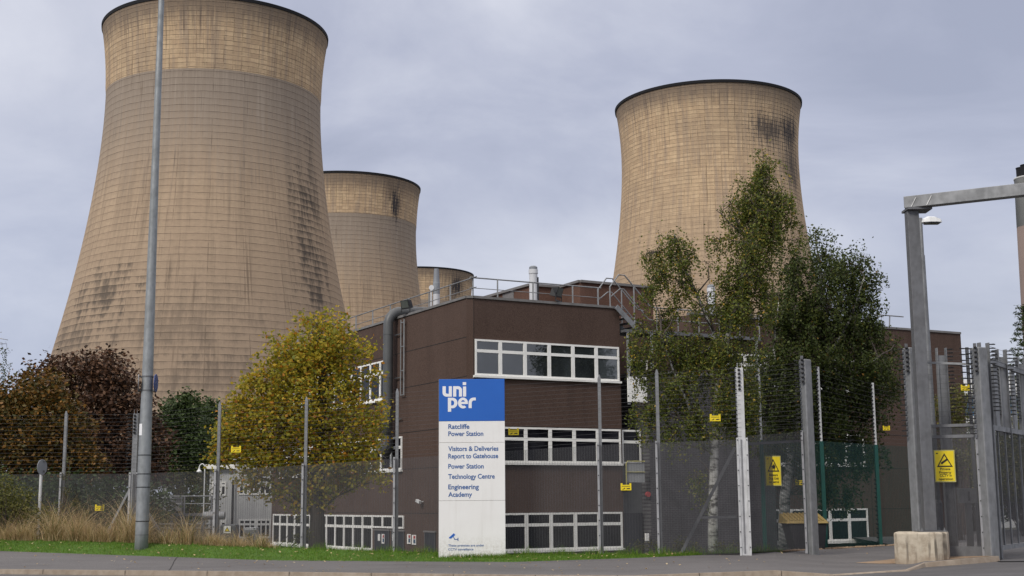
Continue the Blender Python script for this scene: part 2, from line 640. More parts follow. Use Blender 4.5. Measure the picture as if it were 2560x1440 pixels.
M = {}
M['brown'] = pebble_mat('brown_pebble_panel', (0.083, 0.055, 0.044))
M['brown_far'] = pebble_mat('brown_pebble_panel_rear', (0.115, 0.065, 0.048))
M['joint'] = mat('dark_joint', (0.02, 0.017, 0.016), rough=0.9)
M['coping'] = mat('grey_coping', (0.20, 0.19, 0.185), (0.14, 0.135, 0.13), 3, 0.6)
M['white'] = mat('white_frame', (0.88, 0.87, 0.83), (0.80, 0.79, 0.75), 4, 0.45, c3=(0.68, 0.66, 0.61))
M['glass'] = glass_mat('window_glass', (0.022, 0.026, 0.028), 2.1)
M['glass_dim_reflect'] = glass_mat('window_glass_dim_reflect', (0.006, 0.006, 0.008), 1.25)  # same glass darkened: dim reflections of low surroundings put into colour and IOR
M['glass_blue'] = glass_mat('window_glass_blue', (0.012, 0.045, 0.09), 1.6)
M['galv'] = galv_mat('galvanised_steel', (0.235, 0.24, 0.245))
M['column'] = galv_mat('lamp_column_steel', (0.27, 0.285, 0.29), 0.7)
M['galv_clamp'] = galv_mat('clamp_steel', (0.36, 0.36, 0.365), 0.7)
M['galv_dark'] = galv_mat('weathered_galvanised_steel', (0.15, 0.152, 0.158))
M['galv_light'] = galv_mat('pale_galvanised_steel', (0.60, 0.60, 0.59), 0.75)
M['wire'] = mat('fence_wire', (0.115, 0.113, 0.12), (0.09, 0.09, 0.095), 2, 0.6, metallic=0.3)
M['duct'] = mat('grey_duct', (0.10, 0.104, 0.105), (0.08, 0.083, 0.085), 2, 0.45, streak=2.0)
M['duct_dark'] = mat('dark_duct_hood', (0.04, 0.042, 0.046), rough=0.5)
M['black'] = mat('black_plastic', (0.015, 0.015, 0.016), rough=0.5)
M['rim'] = mat('dark_rim', (0.008, 0.008, 0.010), rough=0.85)
M['flue'] = mat('flue_white', (0.66, 0.67, 0.68), (0.52, 0.53, 0.55), 2, 0.4, streak=3)
M['flue_grey'] = mat('flue_grey', (0.25, 0.27, 0.29), (0.2, 0.21, 0.23), 2, 0.45)
M['sign_white'] = mat('sign_white', (0.77, 0.765, 0.74), (0.74, 0.735, 0.705), 1.2, 0.35, c3=(0.70, 0.695, 0.67), streak=1.5)
def sign_white_mat():
    m, k = newmat('sign_white_weathered')
    v = k.obj()
    n = k.noise(v, 2.2, 5, 0.6)
    st = k.noise(k.scale(v, (6, 6, 0.35)), 1.0, 4, 0.65)
    col = k.mix(k.mr(n, 0.35, 0.7, 0, 0.5), (0.78, 0.775, 0.745), (0.72, 0.71, 0.675))
    col = k.mix(k.mr(st, 0.52, 0.75, 0, 0.3), col, (0.60, 0.585, 0.54))
    z = k.sep(k.n('ShaderNodeTexCoord').outputs['Object'])[2]
    sp = k.noise(v, 14, 4, 0.7)
    col = k.mix(k.m('MULTIPLY', k.mr(z, 0.1, 0.75, 1.0, 0.0), k.mr(sp, 0.42, 0.62, 0, 0.55)), col, (0.36, 0.32, 0.24))
    out(k, principled(k, col, 0.35))
    return m


M['sign_white'] = sign_white_mat()
M['sign_blue'] = mat('sign_blue', (0.022, 0.125, 0.48), (0.02, 0.115, 0.45), 1.2, 0.3)
M['ink_blue'] = mat('ink_blue', (0.04, 0.12, 0.32), (0.04, 0.11, 0.30), 4, 0.5)
M['paper'] = mat('logo_white', (0.80, 0.80, 0.80), (0.78, 0.78, 0.78), 2, 0.4)
M['seam'] = mat('sign_seam', (0.33, 0.33, 0.32), rough=0.6)
M['yellow'] = mat('warning_yellow', (0.80, 0.62, 0.018), (0.74, 0.56, 0.018), 6, 0.4, c3=(0.6, 0.46, 0.02))
M['yellow_edge'] = mat('sign_edge', (0.46, 0.43, 0.16), (0.4, 0.36, 0.10), 6, 0.4)
M['green'] = mat('green_steel', (0.012, 0.075, 0.062), (0.01, 0.06, 0.05), 3, 0.5)
M['green_wire'] = mat('green_wire', (0.015, 0.06, 0.052), (0.012, 0.05, 0.045), 3, 0.6)
M['asphalt'] = asphalt_mat('footway_asphalt', (0.122, 0.115, 0.113))
M['road'] = asphalt_mat('road_asphalt', (0.10, 0.096, 0.097))
M['kerb'] = mat('kerb_concrete', (0.36, 0.30, 0.235), (0.26, 0.205, 0.15), 5, 0.85, 0.3, streak=3, c3=(0.2, 0.15, 0.11))
def block_mat():
    m, k = newmat('stained_block_concrete')
    v = k.obj()
    n = k.noise(v, 4, 6, 0.65)
    col = k.ramp(n, [(0.35, (0.33, 0.275, 0.205)), (0.5, (0.45, 0.39, 0.30)), (0.68, (0.52, 0.46, 0.36))])
    st = k.noise(k.scale(v, (9, 9, 0.5)), 1.0, 3, 0.6)
    w = k.noise(v, 1.4, 2)
    col = k.mix(k.m('MULTIPLY', k.mr(st, 0.52, 0.62, 0, 0.85), k.mr(w, 0.42, 0.6, 0.1, 1.0)), col, (0.07, 0.058, 0.045))
    _, _, z = k.sep(v)
    col = k.mix(k.mr(k.m('ADD', z, k.m('MULTIPLY', k.m('SUBTRACT', n, 0.5), 0.4)), 0.25, 0.5, 0.4, 0.0), col, (0.22, 0.15, 0.095))
    out(k, principled(k, col, 0.9, n, 0.3, 0.02))
    return m


M['block'] = block_mat() if True else mat('block_concrete', (0.47, 0.415, 0.32), (0.36, 0.31, 0.235), 4, 0.9, 0.3, streak=6, c3=(0.24, 0.2, 0.15))
M['soil'] = mat('yard_ground', (0.075, 0.072, 0.055), (0.045, 0.05, 0.03), 0.9, 0.95, 0.3)
M['sand'] = mat('sandy_grit', (0.34, 0.24, 0.155), (0.24, 0.165, 0.105), 9, 0.95, 0.4)
M['turf'] = mat('turf_base', (0.075, 0.155, 0.016), (0.05, 0.10, 0.014), 4, 0.95)
M['brick'] = brick_mat('dark_brick', (0.030, 0.028, 0.033), (0.045, 0.040, 0.045), (0.10, 0.098, 0.10))
M['dark'] = mat('dark_door', (0.022, 0.024, 0.032), rough=0.5)
M['red'] = mat('notice_red', (0.42, 0.05, 0.05), rough=0.5)
M['notice_blue'] = mat('notice_blue', (0.04, 0.09, 0.16), rough=0.5)
M['render_white'] = mat('white_cladding', (0.56, 0.56, 0.55), (0.48, 0.48, 0.47), 1.2, 0.7, streak=2)
M['grey_cab'] = mat('grey_cabinet', (0.34, 0.35, 0.35), (0.28, 0.285, 0.29), 2, 0.6, streak=2)
M['dark_cab'] = mat('dark_cabinet', (0.10, 0.105, 0.11), (0.07, 0.075, 0.08), 2, 0.6)
M['bark'] = mat('tree_bark', (0.075, 0.06, 0.048), (0.04, 0.033, 0.028), 6, 0.95, 0.5, stretch=(3, 3, 0.6))
M['twig'] = mat('twig_bark', (0.10, 0.08, 0.07), (0.06, 0.05, 0.042), 6, 0.95)
M['birch'] = bark_birch()
M['blue_sign'] = mat('road_sign_blue', (0.03, 0.06, 0.20), rough=0.4)
M['lid'] = mat('bin_lid', (0.30, 0.21, 0.065), (0.22, 0.155, 0.05), 8, 0.6, stretch=(1, 1, 6))
M['bin'] = mat('bin_body', (0.030, 0.030, 0.034), (0.02, 0.02, 0.024), 3, 0.55)
M['lamp_white'] = mat('lamp_white', (0.72, 0.73, 0.72), (0.66, 0.67, 0.66), 3, 0.4)
M['lamp_glass'] = mat('lamp_lens', (0.10, 0.11, 0.10), rough=0.2)
M['stack_white'] = mat('stack_pale', (0.52, 0.52, 0.50), (0.46, 0.46, 0.44), 0.05, 0.9, streak=0.3)
M['stack_brown'] = mat('stack_brown', (0.20, 0.15, 0.128), (0.17, 0.128, 0.11), 0.05, 0.9, streak=0.3)
M['lf_maple'] = leafmat('maple_leaf', [(0.0, (0.15, 0.17, 0.024)), (0.35, (0.30, 0.275, 0.03)), (0.65, (0.43, 0.345, 0.034)), (0.87, (0.50, 0.335, 0.03)), (0.96, (0.50, 0.21, 0.025)), (1.0, (0.28, 0.11, 0.02))], 0.42)
M['lf_copper'] = leafmat('copper_leaf', [(0.0, (0.036, 0.023, 0.015)), (0.4, (0.075, 0.04, 0.024)), (0.75, (0.115, 0.058, 0.032)), (1.0, (0.17, 0.09, 0.045))], 0.2)
M['lf_bronze'] = leafmat('bronze_leaf', [(0.0, (0.038, 0.042, 0.011)), (0.4, (0.095, 0.068, 0.013)), (0.7, (0.15, 0.078, 0.017)), (1.0, (0.25, 0.12, 0.022))], 0.2)
M['lf_dark'] = leafmat('dark_green_leaf', [(0.0, (0.022, 0.036, 0.010)), (0.5, (0.038, 0.060, 0.016)), (1.0, (0.065, 0.095, 0.026))], 0.2)
M['lf_birch'] = leafmat('birch_leaf', [(0.0, (0.047, 0.068, 0.014)), (0.4, (0.096, 0.122, 0.022)), (0.75, (0.148, 0.165, 0.029)), (0.94, (0.215, 0.195, 0.032)), (1.0, (0.42, 0.25, 0.03))])
M['lf_birch_dark'] = leafmat('dark_birch_leaf', [(0.0, (0.03, 0.04, 0.012)), (0.4, (0.048, 0.068, 0.017)), (0.8, (0.075, 0.098, 0.022)), (0.985, (0.11, 0.12, 0.025)), (1.0, (0.34, 0.17, 0.03))])
M['lf_shrub'] = leafmat('shrub_leaf', [(0.0, (0.055, 0.065, 0.014)), (0.5, (0.11, 0.115, 0.025)), (1.0, (0.18, 0.16, 0.04))])
M['grass'] = leafmat('lawn_blade', [(0.0, (0.07, 0.145, 0.014)), (0.5, (0.115, 0.225, 0.022)), (0.85, (0.17, 0.29, 0.035)), (0.95, (0.24, 0.30, 0.06)), (1.0, (0.36, 0.32, 0.12))], 0.4)
M['straw'] = leafmat('dry_stem', [(0.0, (0.25, 0.165, 0.08)), (0.4, (0.50, 0.35, 0.185)), (0.8, (0.64, 0.48, 0.27)), (1.0, (0.74, 0.62, 0.40))], 0.4)
M['straw_green'] = leafmat('olive_stem', [(0.0, (0.09, 0.10, 0.03)), (0.5, (0.20, 0.19, 0.06)), (1.0, (0.34, 0.29, 0.12))], 0.3)
M['weed'] = leafmat('weed_leaf', [(0.0, (0.045, 0.05, 0.012)), (0.5, (0.10, 0.10, 0.025)), (1.0, (0.17, 0.13, 0.05))], 0.25)

# ------------------------------------------------------------------ ground, road, footway, verge
g = MB()
g.add([(-2500, -300, -0.2), (2500, -300, -0.2), (2500, 4000, -0.2), (-2500, 4000, -0.2)], [(0, 1, 2, 3)])
structure(g.build('ground', M['soil'], org=(0, 0, 0)))

XS = [-700, -300, 0, 320, 640, 960, 1280, 1580, 1760, 1940, 2085, 2180, 2268, 2312, 2400, 2497]
kx = [-700, -300, 0, 640, 1280, 1580, 1940, 2085, 2268, 2312, 2400, 2497]
ky = [1421, 1422, 1424, 1430, 1438, 1440, 1427, 1437, 1425, 1408, 1399, 1391]
kd = [38.5, 37, 36, 34, 32.5, 32, 32.6, 32, 33.5, 34.6, 35.0, 36]
bx = [-700, -300, 0, 700, 1280, 1540, 1960, 2049, 2247, 2480]
by = [1375, 1376, 1377.5, 1401.5, 1405, 1397, 1378, 1374, 1363, 1353]
bd = [46, 43, 41, 37.3, 36, 36.3, 38.5, 42, 45.5, 49]
ip = lambda x, a, b: float(np.interp(x, a, b))
KT = [P(x, ip(x, kx, ky), ip(x, kx, kd)) for x in XS]
BK = [P(x, ip(x, bx, by), ip(x, bx, bd)) for x in XS]


def loft(rows):
    m = MB()
    n = len(rows[0])
    for r in rows:
        m.v += [tuple(map(float, q)) for q in r]
    for i in range(len(rows) - 1):
        for j in range(n - 1):
            m.f.append((i * n + j, i * n + j + 1, (i + 1) * n + j + 1, (i + 1) * n + j))
    return m


def mid(a, b, t):
    return [p * (1 - t) + q * t for p, q in zip(a, b)]


structure(loft([KT, mid(KT, BK, 0.33), mid(KT, BK, 0.66), BK]).build('pavement', M['asphalt'], org=(0, 0, 0)))
up = [0.12] * 10 + [0.02, 0.02, 0.03, 0.10, 0.13, 0.13]
KB = [q + np.array([0.02, -0.02, -u]) for q, u in zip(KT, up)]
kin = [q + np.array([0.0, 0.13, 0.008]) for q in KT]
kf = [q + np.array([0, 0, 0.008]) for q in KT]
low_ = [q + np.array([0, 0, -0.2]) for q in KB]
structure(loft([low_, KB, kf, kin, [q - np.array([0, 0, 0.1]) for q in kin]]).build('kerb', M['kerb'], org=(0, 0, 0)))
kj = MB()
for i, x in enumerate(np.arange(-302, 2080, 205)):
    q = P(x, ip(x, kx, ky), ip(x, kx, kd))
    kj.box((q[0] - 0.004, q[1] - 0.022, q[2] - 0.11), (q[0] + 0.004, q[1] + 0.12, q[2] + 0.0095))
structure(kj.build('kerb_joints', M['joint'], org=(0, 0, 0)))
RB = [q + np.array([0, -0.012, 0]) for q in KB] + [np.array([40.0, 37, 0.30])]
RF = [np.array([q[0] * 1.0, 12.0, 0.12]) for q in RB]
RF2 = [np.array([q[0] * 1.5, -60.0, 0.1]) for q in RB]
structure(loft([RF2, RF, RB]).build('road', M['road'], org=(0, 0, 0)))
g = MB()
e = KT[-1]
g.add([(e[0] - 0.1, e[1] - 0.4, e[2] - 0.11), (45, 36.4, 0.33), (45, 75, 0.33), (e[0] + 4.0, 75, 0.33), (e[0] + 1.2, 50, 0.34)], [(0, 1, 2, 3, 4)])
structure(g.build('gateway_road', M['road'], org=(0, 0, 0)))
# ground behind the forecourt up to the right-hand building
BF = [P(x, ip(x, bx, by), ip(x, bx, bd)) for x in (1960, 2049, 2150, 2247, 2480)]
BG = [q + np.array([0.2, 1.6, -0.65]) for q in BF]
structure(loft([BF, BG]).build('forecourt_bed', M['soil'], org=(0, 0, 0)))
# gritty orange patch round the concrete block and pebble edging along the forecourt
g = MB()
def pav(x, t):
    f = lambda rows: np.array([ip(x, XS, [q[i] for q in rows]) for i in range(3)])
    return f(KT) * (1 - t) + f(BK) * t + np.array([0, 0, 0.006])


gx = [2140, 2200, 2268, 2312, 2345, 2400, 2440, 2485]
ga_ = [.33, .25, .2, .1, .06, .04, .035, .03]
gb_ = [.34, .36, .42, .42, .4, .34, .3, .28]
structure(loft([[pav(x, a * (1 - u) + b * u) for x, a, b in zip(gx, ga_, gb_)] for u in (0, .33, .66, 1)]).build('grit_patch', M['sand'], org=(0, 0, 0)))
g = MB()
for i in range(420):
    x = random.uniform(1950, 2262)
    q = P(x, ip(x, bx, by), ip(x, bx, bd)) + np.array([0, random.uniform(-0.1, 0.35), 0])
    r = random.uniform(0.02, 0.055)
    g.lathe(q - np.array([0, 0, r * 0.3]), [(r * 0.5, 0), (r, r * 0.5), (r * 0.6, r)], 6)
st = g.build('pebbles', M['sand'], org=(0, 0, 0))
tag(st, 'loose sandy pebbles edging the forecourt below the green fence', 'pebbles', kind='stuff')

# trench seam across the footway and a few fallen leaves
g = MB()
for x0_, x1_, w_ in ((446, 424, 0.8),):
    rows_ = []
    for t in np.linspace(0.03, 1.0, 9):
        x = x0_ * t + x1_ * (1 - t) + random.uniform(-1.5, 1.5)
        rows_.append((pav(x - w_, t) , pav(x + w_, t)))
    for (a, b), (c, d) in zip(rows_[:-1], rows_[1:]):
        g.add([a, b, d, c], [(0, 1, 2, 3)])
structure(g.build('pavement_seam', M['joint'], org=(0, 0, 0)))

# verge: grass bank behind the footway, then falling away to the fence
vx = [-700, -300, 0, 200, 353, 548, 700, 990, 1280, 1600, 1850, 1960]
cy_ = [1346, 1347, 1349, 1352, 1356, 1363, 1369, 1380, 1388, 1388, 1383, 1378]
cdp = [48, 44.4, 42.0, 41.4, 40.7, 39.7, 38.8, 37.8, 37.35, 37.4, 37.5, 38.6]
B2 = [P(x, ip(x, bx, by), ip(x, bx, bd)) for x in vx]
CR = [P(x, y, d) for x, y, d in zip(vx, cy_, cdp)]
drop = [1.0, 1.0, 0.95, 0.95, 0.9, 0.85, 0.7, 0.4, 0.06, 0.03, 0.03, 0.05]
FT = [q + np.array([0.1, 3.0 if x < 900 else 1.4, -d]) for q, d, x in zip(CR, drop, vx)]
FT2 = [np.array([q[0], q[1] + 4.0, -0.22]) for q in FT]
structure(loft([[q - np.array([0, 0.06, 0.02]) for q in B2], mid(B2, CR, 0.5), CR, FT, FT2]).build('verge', M['turf'], org=(0, 0, 0)))


def verge_pt(x, t):
    b = np.array([ip(x, vx, [q[i] for q in B2]) for i in range(3)])
    c = np.array([ip(x, vx, [q[i] for q in CR]) for i in range(3)])
    f = np.array([ip(x, vx, [q[i] for q in FT]) for i in range(3)])
    return b * (1 - t) + c * t if t <= 1 else c * (2 - t) + f * (t - 1)


def blades(base, h, w, lean, seg=1):
    """numpy grass blades: base Nx3, heights, widths -> verts, faces"""
    n = len(base)
    a = RNG.uniform(0, 2 * PI, n)
    d = np.stack([np.cos(a), np.sin(a), np.zeros(n)], 1)
    b = RNG.uniform(0, 2 * PI, n)
    ld = np.stack([np.cos(b), np.sin(b), np.zeros(n)], 1) * (lean * h)[:, None]
    vs, fs = [], []
    rows = []
    for i in range(seg + 1):
        t = i / seg
        c = base + ld * t ** 2 + np.array([0, 0, 1.0]) * (h * (t - 0.25 * lean * t * t))[:, None]
        ww = w * (1 - t) if i < seg else None
        if ww is None:
            rows.append(c[:, None, :])
        else:
            rows.append(np.stack([c - d * ww[:, None] / 2, c + d * ww[:, None] / 2], 1))
    V = np.concatenate(rows, 1)
    per = V.shape[1]
    idx = np.arange(n)[:, None] * per
    F_ = []
    for i in range(seg):
        if i < seg - 1:
            F_.append(idx + np.array([[2 * i, 2 * i + 1, 2 * i + 3, 2 * i + 2]]))
        else:
            F_.append(idx + np.array([[2 * i, 2 * i + 1, 2 * i + 2, 2 * i + 2]]))
    return V.reshape(-1, 3), F_


def np_mesh(name, V, faces, m, parent=None, org=None, smooth=False):
    """faces: list of Nx3 / Nx4 index arrays (quads whose last two match become triangles)"""
    me = bpy.data.meshes.new(name)
    o = WL[parent.name] if parent is not None else (np.array(org, float) if org is not None else V.min(0))
    loops, starts = [], []
    pos = 0
    for fa in faces:
        if fa.shape[1] == 4 and (fa[:, 2] == fa[:, 3]).all():
            fa = fa[:, :3]
        loops.append(fa.ravel())
        starts.append(pos + np.arange(len(fa)) * fa.shape[1])
        pos += fa.size
    loops = np.concatenate(loops).astype(np.int32)
    starts = np.concatenate(starts).astype(np.int32)
    me.vertices.add(len(V))
    me.vertices.foreach_set('co', (V - o).astype(np.float32).ravel())
    me.loops.add(len(loops))
    me.loops.foreach_set('vertex_index', loops)
    me.polygons.add(len(starts))
    me.polygons.foreach_set('loop_start', starts)
    me.update(calc_edges=True)
    me.validate()
    me.materials.append(m)
    ob = bpy.data.objects.new(name, me)
    C.objects.link(ob)
    if parent is not None:
        ob.parent = parent
    else:
        ob.location = o
    WL[ob.name] = o
    return ob


n = 46000
xs = RNG.uniform(-140, 1965, n)
ts = RNG.uniform(-0.03, 1.25, n)
base = np.array([verge_pt(x, max(t, 0)) + (np.array([0, -0.12, 0]) * RNG.random() if t < 0 else 0) for x, t in zip(xs, ts)])
clump = 0.6 + 0.8 * (np.sin(base[:, 0] * 3.1 + np.sin(base[:, 1] * 5)) * 0.5 + 0.5) * RNG.random(n)
V, Fs = blades(base, (0.035 + 0.065 * RNG.random(n) ** 1.5) * clump, np.full(n, 0.012), RNG.uniform(0.1, 0.6, n))
tag(np_mesh('lawn_grass', V, Fs, M['grass'], org=(0, 0, 0)), 'short bright green grass covering the verge beside the footway', 'grass', kind='stuff')

# longer unmown grass against the sign, the posts and the fence foot
eb_, eh_ = [], []
for _ in range(5200):
    if random.random() < .3:
        x, t = random.uniform(1085, 1278), random.uniform(.5, .74)
        h = random.uniform(.06, .17)
    else:
        x, t = random.uniform(640, 1960), random.uniform(.9, 1.25)
        h = random.uniform(.06, .24) * (.5 + abs(math.sin(x * .037)))
    eb_.append(verge_pt(x, t))
    eh_.append(h)
V, Fs = blades(np.array(eb_), np.array(eh_), RNG.uniform(.008, .016, len(eb_)), RNG.uniform(.1, .9, len(eb_)), 3)
tag(np_mesh('edge_grass', V, Fs, M['grass'], org=(0, 0, 0)), 'longer unmown grass round the sign base and along the fence foot', 'grass', kind='stuff')

# tall dry grass on the left part of the bank
bs, hs = [], []
tuft = [(random.uniform(-120, 690), 0.95 + 0.8 * random.random() ** 1.6) for _ in range(230)]
for x, t in tuft:
    big = (0.55 + 0.65 * abs(math.sin(x * 0.021 + 1.2) * math.cos(x * 0.047))) * 1.15 * ip(x, [-120, 60, 130, 450, 520, 690], [0.8, 0.85, 1.35, 1.2, 0.75, 0.42]) * random.choice((0.35, 0.55, 0.7, 0.9, 1.15, 1.3))
    for _ in range(int(20 + 34 * big)):
        q = verge_pt(x + random.gauss(0, 7), min(max(t + random.gauss(0, 0.1), 0.93), 2))
        bs.append(q)
        hs.append(random.uniform(0.35, 1.0) * big * (1.05 + 0.4 * max(0, t - 1)))
hs = np.array(hs)
sel = RNG.random(len(bs)) < 0.36
V, Fs = blades(np.array(bs)[sel], hs[sel] * 0.8, RNG.uniform(0.01, 0.024, sel.sum()), RNG.uniform(0.2, 0.9, sel.sum()), 4)
tag(np_mesh('green_weeds', V, Fs, M['straw_green'], org=(0, 0, 0)), 'olive green stems mixed through the dry grass of the left bank', 'weeds', kind='stuff')
V, Fs = blades(np.array(bs), np.array(hs), RNG.uniform(0.007, 0.018, len(bs)), RNG.uniform(0.2, 1.5, len(bs)), 4)
tag(np_mesh('dry_grass', V, Fs, M['straw'], org=(0, 0, 0)), 'tall straw coloured dry grass along the foot of the left fence', 'dry grass', kind='stuff')


lp = []
for i in range(420):
    if random.random() < .6:
        q = verge_pt(random.uniform(-60, 1950), random.uniform(0, 1.0)) + np.array([0, 0, .06])
    else:
        q = pav(random.uniform(0, 2250), random.random() ** .7) + np.array([0, 0, .012])
    lp.append(q)
lp = np.array(lp)
a_ = RNG.uniform(0, 2 * PI, len(lp))
du = np.stack([np.cos(a_), np.sin(a_), RNG.normal(0, .25, len(lp))], 1) * RNG.uniform(.025, .05, len(lp))[:, None]
dv_ = np.stack([-np.sin(a_), np.cos(a_), RNG.normal(0, .25, len(lp))], 1) * RNG.uniform(.015, .035, len(lp))[:, None]
tag(np_mesh('fallen_leaves', np.stack([lp - du, lp - dv_, lp + du, lp + dv_], 1).reshape(-1, 3), [np.arange(len(lp))[:, None] * 4 + np.array([[0, 1, 2, 3]])], M['straw'], org=(0, 0, 0)), 'small pale fallen leaves scattered over footway and verge', 'leaves', kind='stuff')

# ------------------------------------------------------------------ cooling towers
PROF = [(7, 42.0), (12, 40.4), (20, 38.2), (28, 36.2), (35.6, 34.2), (46, 31.8), (53, 30.2), (62.5, 28.5), (70, 27.25), (78, 26.2), (87, 25.4), (95, 25.0), (100, 25.05), (107, 25.5), (111.5, 26.05), (113.2, 26.35)]


def cooling_tower(deg, D, label, band, stains, seed):
    az = math.radians(deg)
    X, Y = D * math.sin(az), D * math.cos(az)
    t = thing('cooling_tower', (X, Y, -0.2), label, 'cooling tower', 'cooling towers of the power station')
    zs = np.concatenate([np.arange(7, 113.2, 1.45), [113.2]])
    pz, pr = zip(*PROF)
    # smooth the surveyed profile
    cf = np.polyfit(pz, pr, 7)
    N = 160
    mb = MB()
    mb.uv = []
    for z in zs:
        r = float(np.polyval(cf, z))
        if band and z > band:
            r += 0.12
        for j in range(N + 1):
            # seam on the far side; u grows to the right as seen from the camera
            a = 2 * PI * j / N
            ang = PI / 2 - az - a
            mb.v.append((X + r * math.cos(ang), Y + r * math.sin(ang), z))
            mb.uv.append(((PI - a) * 27.0, z))
    for i in range(len(zs) - 1):
        for j in range(N):
            q = i * (N + 1) + j
            mb.f.append((q, q + 1, q + N + 2, q + N + 1))
    mb.build('shell', tower_mat('tower_concrete', band, stains, seed), t, smooth=True)
    rt = float(np.polyval(cf, 113.2))
    r = MB().lathe((X, Y, 0), [(rt - 0.25, 112.95), (rt + 0.25, 113.0), (rt + 0.32, 113.75), (rt - 0.35, 113.8), (rt - 0.7, 111.5)], 160, caps=False)
    r.build('rim', M['rim'], t, smooth=False)
    lg = MB()
    for i in range(36):
        a0 = 2 * PI * i / 36
        for da in (-0.075, 0.075):
            lg.bar((X + 43.5 * math.cos(a0), Y + 43.5 * math.sin(a0), -0.2), (X + 41 * math.cos(a0 + da), Y + 41 * math.sin(a0 + da), 7.3), 0.7)
    lg.build('raking_legs', M['stack_white'], t)
    return t, X, Y


cooling_tower(-13.02, 314, 'largest nearest cooling tower with ochre top band behind the yellow tree', 97.2,
              [(-21, 47, 8, 6, 0.85, 'brown'), (-27, 37, 10, 6, 0.7, 'brown'), (22, 56, 4.5, 22, 0.95, 'brown'), (27, 70, 3, 18, 0.7, 'brown'), (-6, 40, 16, 9, 0.4, 'brown'), (4, 27, 22, 6, 0.5, 'brown')], 1)
cooling_tower(8.745, 373, 'all ochre cooling tower with black stain behind the birches', 0,
              [(29, 102, 7, 7, 1.0, 'black'), (19, 101, 8, 6, 0.85, 'black'), (30, 93, 7, 10, 0.8, 'black')], 2)
cooling_tower(-7.27, 468, 'half hidden cooling tower just right of the largest tower, with lower grey shell', 99.5,
              [(20, 104, 3.2, 8, 1.0, 'black'), (18, 108, 6, 5, 0.5, 'black')], 3)
cooling_tower(-4.01, 651, 'smallest farthest cooling tower just above the office roof railing', 98,
              [(21, 106, 6, 7, 1.0, 'black'), (18, 101, 5, 8, 0.5, 'black')], 4)

# tall chimney at the right edge
c = P(2586, 600, 790)
t = thing('chimney_stack', (c[0], c[1], -0.2), 'very tall pale and brown chimney cut by the right edge of view', 'chimney')
top = P(2560, 445, 790)[2]
bz = P(2560, 568, 790)[2]
MB().lathe((c[0], c[1], 0), [(11.5, -0.2), (9.6, bz)], 40).build('lower_shaft', M['stack_brown'], t, smooth=True)
MB().lathe((c[0], c[1], 0), [(9.62, bz + 0.01), (9.2, top - 1), (9.5, top - 0.9), (9.5, top)], 40).build('upper_shaft', M['stack_white'], t, smooth=True)
f_ = MB()
for i in range(4):
    a = i * PI / 2 + PI / 4
    f_.lathe((c[0] + 5.1 * math.cos(a), c[1] + 5.1 * math.sin(a), top), [(3.0, 0.01), (3.0, 6.6), (3.2, 6.7), (3.2, 7.3)], 20)
f_.build('flue', M['rim'], t, smooth=False)

# ------------------------------------------------------------------ main office building
c0 = P(1185, 1260, 52)
c1 = P(1167, 1260, 52)
FR = Face(c0, 61.5, 1)
FL = Face(c1, -29.0, -1)
ZT, ZB = 10.03, -0.3
uR, uL = FR.u, FL.u
office = thing('office_building', (c0[0], c0[1], -0.2), 'brown panelled three storey office with white window bands behind the blue sign', 'building')
RE, LE, EE = 6.88, 23.1, 26.85
foot = [FL.p(LE, 0), FL.p(0, 0), FR.p(0, 0), FR.p(RE, 0), FR.p(RE, 0, -2.5), FR.p(10.6, 0, -2.5), FR.p(10.6, 0), FR.p(EE, 0), FR.p(EE, 0, -20), FL.p(LE, 0) + uR * 24]
MB().prism([(q[0], q[1]) for q in foot], ZB, ZT).build('wall', M['brown'], office)
# coping all round the visible edges
cp = MB()
cp.fbox(FL, 0, LE, ZT, ZT + 0.1, -0.35, 0.05)
cp.fbox(FR, 0, RE, ZT, ZT + 0.1, -0.35, 0.05)
cp.fbox(FR, 10.6, EE, ZT, ZT + 0.1, -0.35, 0.05)
a, b = FL.p(0, 0), FR.p(0, 0)
n_ = np.array([b[1] - a[1], -(b[0] - a[0]), 0])
n_ /= np.linalg.norm(n_)
cp.hexa([a + n_ * .05 + [0, 0, ZT], b + n_ * .05 + [0, 0, ZT], b - n_ * .3 + [0, 0, ZT], a - n_ * .3 + [0, 0, ZT], a + n_ * .05 + [0, 0, ZT + .1], b + n_ * .05 + [0, 0, ZT + .1], b - n_ * .3 + [0, 0, ZT + .1], a - n_ * .3 + [0, 0, ZT + .1]])
cp.build('coping', M['coping'], office)
jt = MB()
for z in (8.48, 6.93, 5.0, 3.45, 1.60):
    jt.fbox(FL, 0, LE, z - 0.015, z + 0.015, -0.02, 0.004)
    if z not in (8.48,):
        jt.fbox(FR, 0, RE, z - 0.012, z + 0.012, -0.02, 0.004)
    jt.fbox(FR, 10.6, EE, z - 0.012, z + 0.012, -0.02, 0.004)
jt.fbox(FR, 0.0, 0.02, 1.6, ZT, -0.02, 0.005)
for s_ in (14.0, 20.5):
    jt.fbox(FR, s_, s_ + 0.02, 0, ZT, -0.02, 0.005)
jt.build('panel_joint', M['joint'], office)


